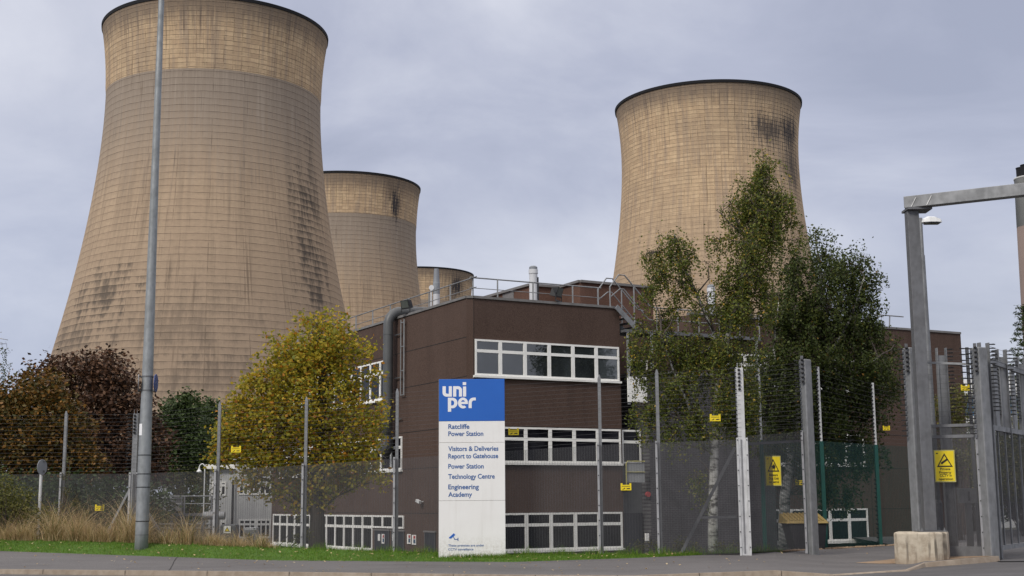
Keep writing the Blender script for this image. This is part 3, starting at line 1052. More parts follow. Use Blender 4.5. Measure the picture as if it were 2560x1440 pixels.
def window(f, s0, s1, z0, z1, parent, gl, tr=None, split=1, off=0.0, name='window', fw=0.075):
    """one framed bay: outer frame, transom, optional mullion; its glass is a child"""
    w = MB()
    a, b = off - 0.03, off + 0.05
    w.fbox(f, s0, s1, z0, z0 + fw, a, b)
    w.fbox(f, s0, s1, z1 - fw, z1, a, b)
    w.fbox(f, s0, s0 + fw, z0 + fw, z1 - fw, a, b)
    w.fbox(f, s1 - fw, s1, z0 + fw, z1 - fw, a, b)
    if tr:
        w.fbox(f, s0 + fw, s1 - fw, tr - 0.06, tr + 0.06, a, b - 0.004)
    for i in range(1, split):
        m = s0 + (s1 - s0) * i / split
        if tr:
            w.fbox(f, m - 0.035, m + 0.035, z0 + fw, tr - 0.06, a, b - 0.006)
            w.fbox(f, m - 0.035, m + 0.035, tr + 0.06, z1 - fw, a, b - 0.006)
        else:
            w.fbox(f, m - 0.035, m + 0.035, z0 + fw, z1 - fw, a, b - 0.006)
    o = w.build(name, M['white'], parent)
    p = MB()
    p.fbox(f, s0 + fw * 0.6, s1 - fw * 0.6, z0 + fw * 0.6, z1 - fw * 0.6, off - 0.02, off + 0.012 + random.uniform(0, 0.003))
    p.build('pane', gl, o)
    return o


PITCH = 1.125
# right face: three rows
ROWS = [(6.97, 8.40, 7.94, 'glass'), (3.57, 4.97, 4.50, 'glass_dim_reflect'), (0.15, 1.60, 1.13, 'glass_dim_reflect')]
for r_, (z0, z1, tr, gl) in enumerate(ROWS):
    for i in range(6):
        window(FR, 0.05 + i * PITCH, 0.05 + (i + 1) * PITCH - 0.004, z0, z1, office, M[gl], tr)
    MB().fbox(FR, -0.02, 6.86, z0 - 0.09, z0 - 0.004, -0.03, 0.12).build('sill', M['white'], office)
    # bays seen through the birches at the right-hand end
    for i in range(7):
        s_ = 12.3 + i * PITCH * 1.0
        window(FR, s_, s_ + PITCH - 0.004, z0 + 0.05, z1 + 0.03, office, M['glass_dim_reflect'], tr)
    MB().fbox(FR, 12.25, 12.35 + 7 * PITCH, z0 - 0.06, z0 + 0.046, -0.03, 0.12).build('sill', M['white'], office)
# left face
for z0, z1, tr, s0, n_b, gl in ((6.6, 8.33, 7.78, 7.35, 13, 'glass_dim_reflect'), (3.45, 4.86, 4.40, 6.08, 14, 'glass_dim_reflect')):
    for i in range(n_b):
        window(FL, s0 + i * PITCH, s0 + (i + 1) * PITCH - 0.004, z0, z1, office, M[gl], tr)
    MB().fbox(FL, s0 - 0.04, s0 + n_b * PITCH + 0.04, z0 - 0.1, z0 - 0.004, -0.03, 0.12).build('sill', M['white'], office)
for i in range(12):
    s_ = 9.22 + i * PITCH
    window(FL, s_, s_ + PITCH - 0.004, -0.02, 1.5, office, M['glass_dim_reflect'], 0.98)
for i in range(3):
    s_ = 9.22 - (i + 1) * PITCH
    window(FL, s_, s_ + PITCH - 0.004, 0.95, 1.5, office, M['glass_dim_reflect'])
MB().fbox(FL, 9.2, 22.8, -0.14, -0.024, -0.03, 0.14).build('sill', M['white'], office)
# doors on the ground floor of the left face
for s_, w_ in ((7.35, 1.6), (5.8, 1.3), (2.75, 1.0)):
    d = MB()
    d.fbox(FL, s_, s_ + w_, -0.3, 0.83, -0.02, 0.03)
    d = d.build('door', M['dark'], office)
    h = MB()
    h.fbox(FL, s_ - 0.06, s_ + w_ + 0.06, 0.834, 0.90, -0.02, 0.07)
    h.build('door_head', M['coping'], d)
    for e_ in (s_ + 0.02, s_ + w_ - 0.05):
        MB().fbox(FL, e_, e_ + 0.03, -0.3, 0.83, 0.031, 0.05).build('door_edge', M['galv_dark'], d)
for x0, x1, y0, y1, kind in ((947, 952, 1335, 1352, 0), (956, 963, 1335, 1359, 1), (983, 988, 1336, 1352, 0), (1020, 1029, 1335, 1360, 2), (1032, 1042, 1337, 1362, 2)):
    s1, z1 = FL.px(x0, y0)
    s0, z0 = FL.px(x1, y1)
    b = MB()
    b.fbox(FL, s0, s1, z0, z1, 0.031, 0.045)
    b = b.build('notice_board', M['white'], office)
    h = z1 - z0
    if kind:
        MB().fbox(FL, s0 + (s1 - s0) * .1, s0 + (s1 - s0) * .6, z0 + h * .62, z0 + h * .9, 0.046, 0.05).build('red_panel', M['red'], b)
        MB().fbox(FL, s0 + (s1 - s0) * .1, s0 + (s1 - s0) * .6, z0 + h * .15, z0 + h * .55, 0.046, 0.05).build('blue_panel', M['notice_blue'], b)
# security camera on the left wall
s_, z_ = FL.px(1058, 1254)
q = FL.p(s_, z_, 0)
m_ = MB()
m_.bar(q, q + FL.n * 0.2, 0.05)
m_.bar(q + FL.n * 0.2 - uL * 0.12 - np.array([0, 0, 0.03]), q + FL.n * 0.22 + uL * 0.16 + np.array([0, 0, 0.05]), 0.11)
m_.build('security_camera', M['lamp_white'], office)

# ventilation duct climbing the left face
s_ = 6.72
dz = [FL.p(s_, z, 0.42) for z in (4.75, 6, 7.5, 9.6)]
el = [FL.p(s_, 9.75 + 0.62 * math.sin(a), 0.42 - 0.62 * (1 - math.cos(a))) for a in np.linspace(0.15, PI / 2, 7)]
hz = [FL.p(s_ - 0.15, 10.4, -0.9), FL.p(s_ - 0.3, 10.38, -1.8)]
d = MB().tube(dz + el + hz, 0.22, 18).build('ventilation_duct', M['duct'], office, smooth=True)
hd = MB()
hd.tube([FL.p(s_, 4.9, 0.42), FL.p(s_, 4.45, 0.46), FL.p(s_ + 0.1, 4.15, 0.7)], [0.225, 0.33, 0.40], 14)
hd.build('duct_hood', M['duct_dark'], d)
for z in (5.6, 7.4, 9.3):
    b = MB().tube([FL.p(s_, z, 0.42), FL.p(s_, z + 0.05, 0.42)], 0.232, 18)
    b.bar(FL.p(s_, z, 0.1), FL.p(s_ - 0.75, z, 0.1), 0.04)
    b.build('duct_clamp', M['duct'], d)
lad = MB()
lad.bar(FL.p(5.72, 6.6, 0.12), FL.p(5.72, 9.9, 0.12), 0.05)
lad.bar(FL.p(6.05, 6.6, 0.12), FL.p(6.05, 9.9, 0.12), 0.04)
for z in np.arange(6.62, 9.9, 1.05):
    lad.bar(FL.p(5.72, z, 0.12), FL.p(6.05, z, 0.12), 0.04)
lad.build('cable_tray', M['galv'], office)


def floodlight(q, parent, out_dir):
    b = MB()
    q = np.array(q)
    o = np.array(out_dir)
    sd = np.cross(o, [0, 0, 1])
    b.hexa([q - sd * .28 + [0, 0, .02], q + sd * .28 + [0, 0, .02], q + sd * .24 - o * .3 + [0, 0, .1], q - sd * .24 - o * .3 + [0, 0, .1], q - sd * .28 + o * .12 + [0, 0, .4], q + sd * .28 + o * .12 + [0, 0, .4], q + sd * .2 - o * .2 + [0, 0, .42], q - sd * .2 - o * .2 + [0, 0, .42]])
    b.bar(q - sd * .3 + [0, 0, -.15], q - sd * .3 + [0, 0, .2], 0.04)
    b.bar(q + sd * .3 + [0, 0, -.15], q + sd * .3 + [0, 0, .2], 0.04)
    b.bar(q - sd * .32 + [0, 0, -.15], q + sd * .32 + [0, 0, -.15], 0.05)
    o_ = b.build('floodlight', M['black'], parent)
    l = MB()
    l.hexa([q - sd * .24 + o * .012 + [0, 0, .06], q + sd * .24 + o * .012 + [0, 0, .06], q + sd * .24 + o * .0 + [0, 0, .06], q - sd * .24 + o * .0 + [0, 0, .06], q - sd * .24 + o * .122 + [0, 0, .37], q + sd * .24 + o * .122 + [0, 0, .37], q + sd * .24 + o * .1 + [0, 0, .37], q - sd * .24 + o * .1 + [0, 0, .37]])
    l.build('lens', M['lamp_glass'], o_)


floodlight(FR.p(3.95, 10.32, -0.05), office, FR.n * 0.8 + uR * 0.6)
floodlight(FL.p(5.6, 10.3, 0.1), office, FL.n * 0.8 - uL * 0.3)

# roof railing
rl = MB()
rail = [FL.p(LE - 0.3, 10.95, -0.5), FL.p(0.1, 10.95, -0.5), FR.p(0.1, 10.95, -0.5), FR.p(6.3, 10.95, -0.5)]
rl.tube(rail, 0.028, 8)
rl.tube([q - np.array([0, 0, 0.42]) for q in rail], 0.016, 6)
for s_ in np.arange(0.4, LE, 2.05):
    rl.bar(FL.p(s_, 10.05, -0.5), FL.p(s_, 10.95, -0.5), 0.06)
for s_ in (1.35, 3.0, 4.9, 6.15):
    rl.bar(FR.p(s_, 10.05, -0.5), FR.p(s_, 10.95, -0.5), 0.06)
rl.build('roof_railing', M['galv'], office)
r2 = MB()
r2.tube([FR.p(18.5, 10.95, -1.5), FR.p(24.6, 10.95, -1.5)], 0.03, 6)
for s_ in (18.6, 20.3, 22.0, 23.6):
    r2.bar(FR.p(s_, 10.05, -1.5), FR.p(s_ + 0.1, 10.95, -1.5), 0.05)
r2.build('roof_railing', M['galv'], office)


def flue(px, y0, y1, D, w, parent, style):
    q = P(px, y1, D)
    tp = P(px, y0, D)[2]
    r = w * D / F / 2
    z0 = 10.0
    if style == 0:
        o = MB().lathe((q[0], q[1], 0), [(r, z0), (r, tp - 0.35), (r * 1.12, tp - 0.34), (r * 1.12, tp - 0.16), (r * .95, tp - .15)], 20).build('flue', M['flue'], parent, smooth=False)
        MB().lathe((q[0], q[1], 0), [(r * 1.0, tp - 0.149), (r * 1.0, tp - 0.05), (r * 0.6, tp)], 20).build('flue_cap', M['flue_grey'], o)
        MB().tube([(q[0] + r * 1.05, q[1] - 0.05, z0), (q[0] + r * 1.05, q[1] - 0.05, tp - 0.5)], 0.04, 6).build('cable', M['black'], o)
    else:
        hgt = tp - z0
        o = MB().lathe((q[0], q[1], 0), [(r, z0), (r, z0 + hgt * .5)], 18).build('flue', M['flue'], parent, smooth=False)
        MB().lathe((q[0], q[1], 0), [(r * 1.02, z0 + hgt * .501), (r * 1.02, z0 + hgt * .72), (r * .95, z0 + hgt * .73), (r * 0.7, tp)], 18).build('flue_cap', M['flue_grey'], o)
        e_ = MB().tube([(q[0] - r * 1.5, q[1] - 0.1, z0), (q[0] - r * 1.5, q[1] - 0.1, z0 + hgt * .62)], 0.04, 6)
        e_.tube([(q[0] - r * 1.4, q[1] - 0.14, z0 + hgt * .62), (q[0] - r * 1.4, q[1] + 0.1, z0 + hgt * .62)], 0.12, 12)
        e_.build('fan_pipe', M['flue'], o)


flue(1334, 665, 757, 56, 21, office, 0)
flue(1091, 672, 768, 58, 17, office, 1)
flue(1779, 712, 775, 62, 19, office, 0)

# plant block on the rear roof: stepped parapet
zt = 12.6
A_ = [Zp(*q, zt) for q in ((1212, 742), (1325, 710), (1400, 716), (1450, 701), (1632, 717))]
back = [A_[4] + uL * 12, A_[0] + uL * 3 + uR * 4]
pl = thing('plant_block', (A_[1][0], A_[1][1], 9.9), 'brown stepped plant block rising behind the office roof railing', 'building')
MB().prism([(q[0], q[1]) for q in A_ + back], 9.9, zt - 0.1).build('wall', M['brown_far'], pl)
cpp = MB()
for a, b in zip(A_[:-1], A_[1:]):
    cpp.bar(a - np.array([0, 0, 0.04]), b - np.array([0, 0, 0.04]), 0.22, 0.12)
cpp.build('coping', M['coping'], pl)
q = Zp(1262, 742, zt - 0.62)
lv = MB()
FP = Face(A_[1], -29.0, -1)
s_, z_ = FP.px(1262, 735)
lv.fbox(FP, s_ - 1.0, s_ + 1.2, 9.95, z_ + 0.1, 0, 0.05)
lv.build('louvre', M['coping'], pl)

# ------------------------------------------------------------------ dark brick extension and steel stair
FB = Face(FR.p(0, 0, 0.35), 61.5, 1)
ext = thing('brick_extension', tuple(FB.p(8, -0.2)), 'dark engineering brick extension behind the birch trunk', 'building')
w = MB()
w.hexa([FB.p(8.0, -0.3, 0), FB.p(14.6, -0.3, 0), FB.p(14.6, -0.3, -3.0), FB.p(8.0, -0.3, -3.0), FB.p(8.0, 7.35, 0), FB.p(14.6, 7.35, 0), FB.p(14.6, 7.35, -3.0), FB.p(8.0, 7.35, -3.0)])
w.build('wall', M['brick'], ext)
MB().fbox(FB, 7.96, 14.64, 7.35, 7.47, -3.0, 0.04).build('coping', M['coping'], ext)
d = MB().fbox(FR, 6.95, 7.9, -0.3, 1.55, -0.25, -0.12).build('door', M['dark'], ext)
for z0, z1 in ((3.57, 4.97),):
    window(FR, 6.95, 7.9, z0, z1, ext, M['glass_dim_reflect'], z1 - 0.5, off=-0.15)
MB().fbox(FR, 6.9, 7.99, -0.3, 3.5, -2.4, -0.26).build('recess_wall', M['dark_cab'], ext)
s0, z1 = FR.px(1592, 1333)
MB().fbox(FB, 8.02 - 0.35, 8.02 - 0.2, z1 - 0.3, z1 + 0.0, 0.0, 0.09).build('meter_box', M['white'], ext)
s0, z0 = FB.px(1618, 1236)
q = FB.p(s0, z0, 0)
MB().tube([q, q + FB.n * 0.1], 0.11, 14).build('alarm_bell', M['red'], ext)
gp = MB()
s0, z1 = FR.px(1563, 1153, 0.5)
s1, z0 = FR.px(1611, 1206, 0.5)
gp.fbox(FR, s0 + 0.04, s1, z0, z1 - 0.05, 0.5, 0.53)
gp = gp.build('guard_panel', M['grey_cab'], ext)
gr = MB()
gr.tube([FR.p(s0, z0 - 0.3, 0.56), FR.p(s0, z1 - 0.1, 0.56), FR.p(s0 + 0.08, z1, 0.56), FR.p(s1, z1, 0.56)], 0.025, 6)
gr.tube([FR.p(s0, z0 + 0.42, 0.56), FR.p(s1, z0 + 0.42, 0.56)], 0.02, 6)
for zz_ in (z0 + 0.05, z1 - 0.1):
    gr.bar(FR.p(s1 - 0.2, zz_, 0.0), FR.p(s1 - 0.2, zz_, 0.5), 0.04)
gr.build('guard_rail', M['yellow_edge'], gp)

stair = thing('fire_escape_stair', tuple(FR.p(7, 7.4)), 'grey steel stair and landing from the office roof edge', 'stair')
stg = MB()
for off in (-0.75, 0.2):
    stg.bar(FR.p(6.6, 10.08, off), FR.p(7.6, 9.2, off), 0.05, 0.22)
stg.build('stringer', M['galv'], stair)
for i in range(5):
    MB().fbox(FR, 6.75 + i * 0.2, 7.0 + i * 0.2, 10.0 - i * 0.18, 10.04 - i * 0.18, -0.72, 0.17).build('tread', M['galv_dark'], stair)
ld = MB()
ld.fbox(FR, 6.95, 14.2, 9.02, 9.14, 0.2, 0.32)
ld.fbox(FR, 6.95, 10.4, 9.02, 9.14, -0.9, -0.78)
ld.fbox(FR, 6.95, 7.05, 9.03, 9.13, -0.78, 0.2)
ld.fbox(FR, 7.5, 14.2, 9.14, 9.17, -0.9, 0.32)
ld.build('landing', M['galv_dark'], stair)
for s_, zb_c in ((7.1, 6.0), (8.3, 7.47), (9.4, 7.47), (11.6, 7.47), (13.9, 7.47)):
    MB().bar(FR.p(s_, zb_c, 0.26), FR.p(s_, 9.02, 0.26), 0.11).build('column', M['galv'], stair)
for off in (-0.75, 0.2):
    hr = MB()
    hr.tube([FR.p(6.3, 10.4, off), FR.p(6.3, 10.9, off), FR.p(6.75, 11.45, off), FR.p(7.05, 11.45, off), FR.p(8.3, 10.2, off), FR.p(8.6, 10.15, off)], 0.03, 8)
    hr.tube([FR.p(6.35, 10.5, off), FR.p(6.8, 10.85, off), FR.p(7.0, 10.85, off), FR.p(8.2, 9.65, off), FR.p(8.5, 9.6, off)], 0.025, 8)
    hr.bar(FR.p(6.3, 10.05, off), FR.p(6.3, 10.9, off), 0.05)
    hr.bar(FR.p(7.5, 9.4, off), FR.p(7.5, 11.0, off), 0.05)
    hr.build('handrail', M['galv'], stair)
br_ = MB()
br_.bar(FR.p(9.0, 9.0, 0.26), FR.p(10.6, 8.2, 0.26), 0.06)
br_.bar(FR.p(12.2, 9.0, 0.26), FR.p(10.6, 8.2, 0.26), 0.06)
br_.build('brace', M['galv'], stair)
rr = MB()
rr.tube([FR.p(8.6, 10.15, .26), FR.p(14.1, 10.15, .26)], 0.03, 6)
rr.tube([FR.p(8.6, 9.65, .26), FR.p(14.1, 9.65, .26)], 0.025, 6)
for s_ in np.arange(8.6, 14.2, 1.1):
    rr.bar(FR.p(s_, 9.17, .26), FR.p(s_, 10.15, .26), 0.045)
rr.build('landing_railing', M['galv'], stair)
s0, z1 = FR.px(1555, 945, 0.4)
wd = MB().fbox(FR, 7.0, 7.95, 6.1, 7.15, 0.3, 0.36)
tag(wd.build('white_board', M['white']), 'white board hanging at the recess right of the top office windows', 'board')
# brown wall window in the recess
window(FR, 8.9, 9.9, 7.45, 8.25, office, M['glass'], off=-2.45)

# ------------------------------------------------------------------ white building at the left, yard equipment
D = 77.0
x0, x1 = P(524, 1200, D)[0], P(692, 1200, D)[0]
wb = thing('white_annexe', ((x0 + x1) / 2, D, -0.2), 'white clad annexe behind the yellow tree and mesh fence', 'building')
ztop = P(600, 1172, D)[2]
xm = P(592, 1200, D)[0]
b = MB()
b.box((x0, D, -0.3), (xm, D + 14, ztop))
b.box((xm, D - 0.4, -0.3), (x1 + 3, D + 13, P(640, 1150, D)[2]))
b.build('wall', M['render_white'], wb)
r = MB()
r.box((x0 - 0.2, D - 0.3, ztop), (xm - 0.01, D + 14, ztop + 0.25))
r.box((xm - 0.1, D - 0.7, P(640, 1150, D)[2]), (x1 + 3, D + 13, P(640, 1144, D)[2]))
r.build('roof', M['white'], wb)
FW = Face((x0, D, 0), 90.0, 1)
FW2 = Face((xm, D - 0.4, 0), 90.0, 1)
for (xa, xb, ya, yb, f, sp) in ((530, 546, 1204, 1239, FW, 1), (552, 566, 1204, 1239, FW, 1), (597, 622, 1206, 1237, FW2, 2), (623, 648, 1206, 1237, FW2, 2), (649, 678, 1206, 1237, FW2, 2),
                                (597, 640, 1298, 1345, FW2, 3), (641, 677, 1298, 1345, FW2, 3), (551, 566, 1298, 1322, FW, 1)):
    s0, z1 = f.px(xa, ya)
    s1, z0 = f.px(xb, yb)
    window(f, s0, s1 - 0.01, z0, z1, wb, M['glass_dim_reflect'], z1 - (z1 - z0) * 0.27, sp, fw=0.09)
q = P(583, 1205, D - 0.5)
MB().bar((q[0], q[1], -0.2), (q[0], q[1], P(583, 1200, D)[2]), 0.12).build('drainpipe', M['black'], wb)

# grey cabinet and pipe rack in the yard
D = 60
a, b = P(378, 1278, D), P(432, 1247, D)
cb = thing('equipment_housing', ((a[0] + b[0]) / 2, D, -0.2), 'pale grey equipment housing on legs right of the lamp column', 'cabinet')
MB().box((a[0], D, a[2]), (b[0], D + 1.6, b[2])).build('body', M['grey_cab'], cb, bevel=0.02)
MB().box((a[0] - 0.05, D - 0.06, b[2]), (b[0] + 0.05, D + 1.66, b[2] + 0.07)).build('lid', M['grey_cab'], cb)
xd = a[0] + (b[0] - a[0]) * 0.7
MB().box((xd - 0.012, D - 0.012, a[2]), (xd + 0.012, D - 0.002, b[2])).build('door_seam', M['dark_cab'], cb)
for lx in (a[0] + 0.1, b[0] - 0.1):
    MB().bar((lx, D + 0.3, -0.2), (lx, D + 0.3, a[2]), 0.12).build('leg', M['dark_cab'], cb)
D = 58
pr_ = thing('pipe_rack', (*P(490, 1290, D)[:2], -0.2), 'rusty grey pipe rack with lagged pipe behind the dry grass', 'pipe rack')
b = MB()
p0, p1 = P(430, 1287, D), P(548, 1287, D)
b.box((p0[0], D - 0.1, p0[2] - 0.06), (p1[0], D + 0.3, p0[2] + 0.06))
for x in (440, 487, 508, 545):
    q = P(x, 1290, D)
    b.bar((q[0], D, -0.2), (q[0], D, q[2]), 0.12)
b.build('frame', M['galv_dark'], pr_)
p0, p1 = P(508, 1289, D - 0.6), P(562, 1289, D - 0.6)
MB().tube([p0, p1], 0.17, 14).build('lagged_pipe', M['galv'], pr_, smooth=False)
for i, (y, r_) in enumerate(((1240, 0.025), (1259, 0.02), (1310, 0.03), (1322, 0.05))):
    p0, p1 = P(372, y + 1, D + 1), P(548, y, D + 1)
    MB().tube([p0, p1], r_, 8).build('pipe', M['galv'], pr_)
for x in (380, 455, 462, 530):
    q = P(x, 1240, D + 1)
    MB().bar((q[0], D + 1, -0.2), (q[0], D + 1, q[2]), 0.06).build('upright', M['galv_dark'], pr_)
D = 47.5
a, b = P(548, 1375, D), P(590, 1311, D)
tr_ = thing('electrical_cabinet', ((a[0] + b[0]) / 2, D, -0.2), 'dark rounded electrical cabinet with a triangular warning sign', 'cabinet')
MB().box((a[0], D, -0.3), (b[0], D + 0.6, b[2])).build('body', M['dark_cab'], tr_, bevel=0.05)
sb = P(568, 1324, D - 0.05)
Mx = basis(sb, (1, 0, 0), (0, -1, 0))
pn = MB().box((sb[0] - 0.12, sb[1] - 0.01, sb[2] - 0.125), (sb[0] + 0.12, sb[1] + 0.04, sb[2] + 0.125)).build('warning_plate', M['white'], tr_)
curve_mesh('triangle', [[(-0.1, -0.075), (0.1, -0.075), (0, 0.1)]], 0.002, M['black'], pn, Mx @ Matrix.Translation((0, 0, 0.013)))
curve_mesh('symbol', [[(-0.065, -0.055), (0.065, -0.055), (0, 0.06)]], 0.002, M['yellow'], pn, Mx @ Matrix.Translation((0, 0, 0.017)))
a, b = P(607, 1378, 50), P(641, 1319, 50)
lc = thing('louvred_cabinet', ((a[0] + b[0]) / 2, 50, -0.2), 'pale grey louvred cabinet below the lower windows of the white annexe', 'cabinet')
MB().box((a[0], 50, -0.3), (b[0], 50.6, b[2])).build('body', M['grey_cab'], lc, bevel=0.015)
l_ = MB()
for z in np.arange(0.0, b[2] - 0.05, 0.07):
    l_.box((a[0] + 0.04, 49.97, z), (b[0] - 0.04, 49.998, z + 0.03))
l_.build('louvre', M['galv'], lc)
# swan neck lamp
D = 62
q = P(512, 1175, D)
sw = thing('swan_neck_lamp', (q[0], D, -0.2), 'small white swan neck lamp above the fence before the dark evergreens', 'lamp')
r_ = 0.13
pts = [(q[0], D, -0.2), (q[0], D, q[2] + 0.1)] + [(q[0] - r_ + r_ * math.cos(a), D, q[2] + 0.1 + r_ * 1.4 * math.sin(a)) for a in np.linspace(0.3, PI, 8)]
MB().tube(pts, 0.025, 8).build('pole', M['lamp_white'], sw)
MB().lathe((q[0] - 2 * r_, D, q[2] - 0.1), [(0.12, 0), (0.11, 0.06), (0.05, 0.12), (0.03, 0.22)], 14).build('lamp_shade', M['lamp_white'], sw)

# ------------------------------------------------------------------ right: far office, shrubs
D = 105
a, b = P(2430, 1250, D), P(2700, 1045, D)
fo = thing('far_office', ((a[0] + b[0]) / 2, D, 0), 'distant white office with blue glass band behind the sliding gate', 'building')
z1, z2, z3 = P(2480, 1040, D)[2], P(2480, 990, D)[2], P(2480, 930, D)[2]
MB().box((a[0], D, -0.3), (b[0], D + 10, z1)).build('wall', M['render_white'], fo)
MB().box((a[0] + 0.3, D + 0.3, z1), (b[0], D + 9, z2)).build('glass_band', M['glass_blue'], fo)
rf = MB()
rf.box((a[0] - 0.2, D - 0.3, z2), (b[0], D + 10, z2 + 0.25))
rf.hexa([(a[0] + 1, D, z2 + 0.25), (b[0], D, z2 + 0.25), (b[0], D + 9, z2 + 0.25), (a[0] + 1, D + 9, z2 + 0.25), (a[0] + 2.3, D + 3, z3), (b[0], D + 3, z3), (b[0], D + 8, z3), (a[0] + 2.3, D + 8, z3)])
rf.build('roof', M['render_white'], fo)

# ------------------------------------------------------------------ security fence along the verge
def mesh_panel(p0, p1, b0, b1, t0, t1, mat_, parent, name='mesh_panel', pitch=0.0135, vp=0.0762, w=0.0039):
    """welded anti-climb mesh between two plan points: real wires; b/t are bottom and top heights at each end"""
    mb = MB()
    p0, p1 = np.array(p0[:2]), np.array(p1[:2])
    L = np.linalg.norm(p1 - p0)
    u = (p1 - p0) / L
    n = np.array([u[1], -u[0]])
    nr = int(max(t0 - b0, t1 - b1) / pitch)
    h = w / 2
    for i in range(nr + 1):
        t = i / nr
        za, zb = b0 + (t0 - b0) * t, b1 + (t1 - b1) * t
        vs = []
        for q, z in ((p0, za), (p1, zb)):
            for du, dz_ in ((-h, -h), (h, -h), (h, h), (-h, h)):
                vs.append((*(q + n * du), z + dz_))
        mb.add(vs, [(0, 1, 5, 4), (1, 2, 6, 5), (2, 3, 7, 6), (3, 0, 4, 7)])
    nv = int(L / vp)
    for i in range(nv + 1):
        t = i / nv
        q = p0 + (p1 - p0) * t
        za, zb = b0 + (b1 - b0) * t, t0 + (t1 - t0) * t
        h2 = 0.002
        q = q + n * 0.004
        vs = [(*(q + u * a + n * c), z) for z in (za, zb) for a, c in ((-h2, -h2), (h2, -h2), (h2, h2), (-h2, h2))]
        mb.add(vs, [(0, 1, 5, 4), (1, 2, 6, 5), (2, 3, 7, 6), (3, 0, 4, 7)])
    return mb.build(name, mat_, parent)


def post_geo(px, yt, ym, D):
    t = P(px, yt, D)
    return t[0], D, t[2], P(px, ym, D)[2]


PX_ = [(-230, 1040, 1189, 49, 0), (-30, 1038, 1187, 46.5, 0), (165, 1035, 1185, 44.5, 0), (340, 1033, 1185, 42.6, 1), (549, 1012, 1177, 41, 0), (766, 1000, 1163, 40, 0), (993, 980, 1147, 39, 0), (1240, 962, 1130, 38.4, 0), (1498, 945, 1113, 38, 0), (1642, 932, 1107, 37.7, 0), (1848, 918, 1099, 37.2, 2)]
pg = [post_geo(*q[:4]) for q in PX_]


def gz(px):
    q = verge_pt(px, 1.95)
    return q[2]


fence = thing('security_fence', (pg[5][0], pg[5][1], 0), 'tall grey anti climb mesh fence with electric wires running along the verge', 'fence')


_ins = {}


def insulator(kind, q, parent, side=1):
    """one insulator: 'arm' (stand-off with three sheds) or 'bead'; copies share their mesh"""
    key = (kind, side)
    if key not in _ins:
        b = MB()
        if kind == 'bead':
            b.lathe((0, 0, 0), [(.02, -.034), (.042, -.006), (.042, .006), (.02, .034)], 8)
        else:
            ln = .25 if kind == 'long' else .14
            b.tube([(0, 0, 0), (side * ln, -.01, .01)], .016, 6)
            for k_ in range(3):
                r_ = .052 * (1 - .15 * abs(k_ - 1))
                b.lathe((side * (ln * .72 + .035 * (k_ - 1)), -.008, -.012), [(r_, 0), (r_, .024)], 8)
        o = b.build('insulator', M['black'], parent, local=True)
        _ins[key] = o
    else:
        o = _ins[key].copy()
        C.objects.link(o)
        o.parent = parent
    o.location = np.array(q) - WL[parent.name]
    return o


def insulators(x, y, z0, z1, n_, parent, side=-1, disc=0.05, ln=0.14):
    for i in range(n_):
        z = z0 + (z1 - z0) * i / max(1, n_ - 1)
        insulator('long' if ln > .2 else 'arm', (x, y - .02, z), parent, side)


def beads(x, y, zs, parent):
    for z in zs:
        insulator('bead', (x, y, z), parent)


NW = 16
for i, ((px, yt, ym, D, kind), (x, y, zt_, zm)) in enumerate(zip(PX_, pg)):
    gb = zm - 3.25
    p = MB()
    if kind == 0:
        w_ = 0.085
        p.box((x - w_ / 2, y, gb), (x + w_ / 2, y + 0.05, zt_))
        p.box((x - w_ / 2 + 0.0, y + 0.05, gb), (x - w_ / 2 + 0.025, y + 0.11, zt_))
        p.box((x + w_ / 2 - 0.025, y + 0.05, gb), (x + w_ / 2, y + 0.11, zt_))
        p.hexa([(x - w_ / 2, y, zt_), (x + w_ / 2, y, zt_), (x + w_ / 2, y + 0.05, zt_), (x - w_ / 2, y + 0.05, zt_), (x - .012, y, zt_ + .1), (x + .012, y, zt_ + .1), (x + .012, y + 0.05, zt_ + .1), (x - .012, y + 0.05, zt_ + .1)])
    else:
        w_ = 0.16 if kind == 1 else 0.2
        p.box((x - w_ / 2, y - 0.02, gb), (x + w_ / 2, y + 0.03, zt_ - 0.02))
        p.box((x - w_ / 2, y + 0.03, gb), (x - w_ / 2 + 0.03, y + 0.16, zt_))
        p.box((x + w_ / 2 - 0.03, y + 0.03, gb), (x + w_ / 2, y + 0.16, zt_))
        for e_ in (-1, 1):
            p.hexa([(x + e_ * w_ * .3 - .015, y - .03, zt_ - .3), (x + e_ * w_ * .3 + .015, y - .03, zt_ - .3), (x + e_ * w_ * .3 + .015, y - .021, zt_ - .3), (x + e_ * w_ * .3 - .015, y - .021, zt_ - .3), (x + e_ * w_ * .3 - .003, y - .03, zt_ + .12), (x + e_ * w_ * .3 + .003, y - .03, zt_ + .12), (x + e_ * w_ * .3 + .003, y - .021, zt_ + .12), (x + e_ * w_ * .3 - .003, y - .021, zt_ + .12)])
    po = p.build('post', M['galv_light'] if kind == 2 else M['galv'], fence)
    # clamp bar that holds the mesh, with its bolts
    for e_ in ((-1,) if kind == 0 else (-1, 1)):
        cb_ = MB()
        xb = x + e_ * (w_ / 2 + 0.03)
        cb_.box((xb - 0.03, y - 0.045, gb + 0.05), (xb + 0.03, y - 0.03, zm + 0.05))
        cb_ = cb_.build('clamp_bar', M['galv_light'] if kind == 2 else M['galv_clamp'], po)
        bo = MB()
        for z in np.arange(gb + 0.3, zm, 0.42):
            bo.lathe((xb, y - 0.05, z), [(0.016, -0.012), (0.016, 0.012)], 6)
        bo.build('bolt', M['black'], cb_)
    if kind:
        insulators(x - w_ / 2, y, zm + 0.1, zt_ - 0.03, 17, po, -1)
        beads(x - .02, y - .05, np.linspace(zt_ - 0.62, zt_ - 0.08, 6), po)
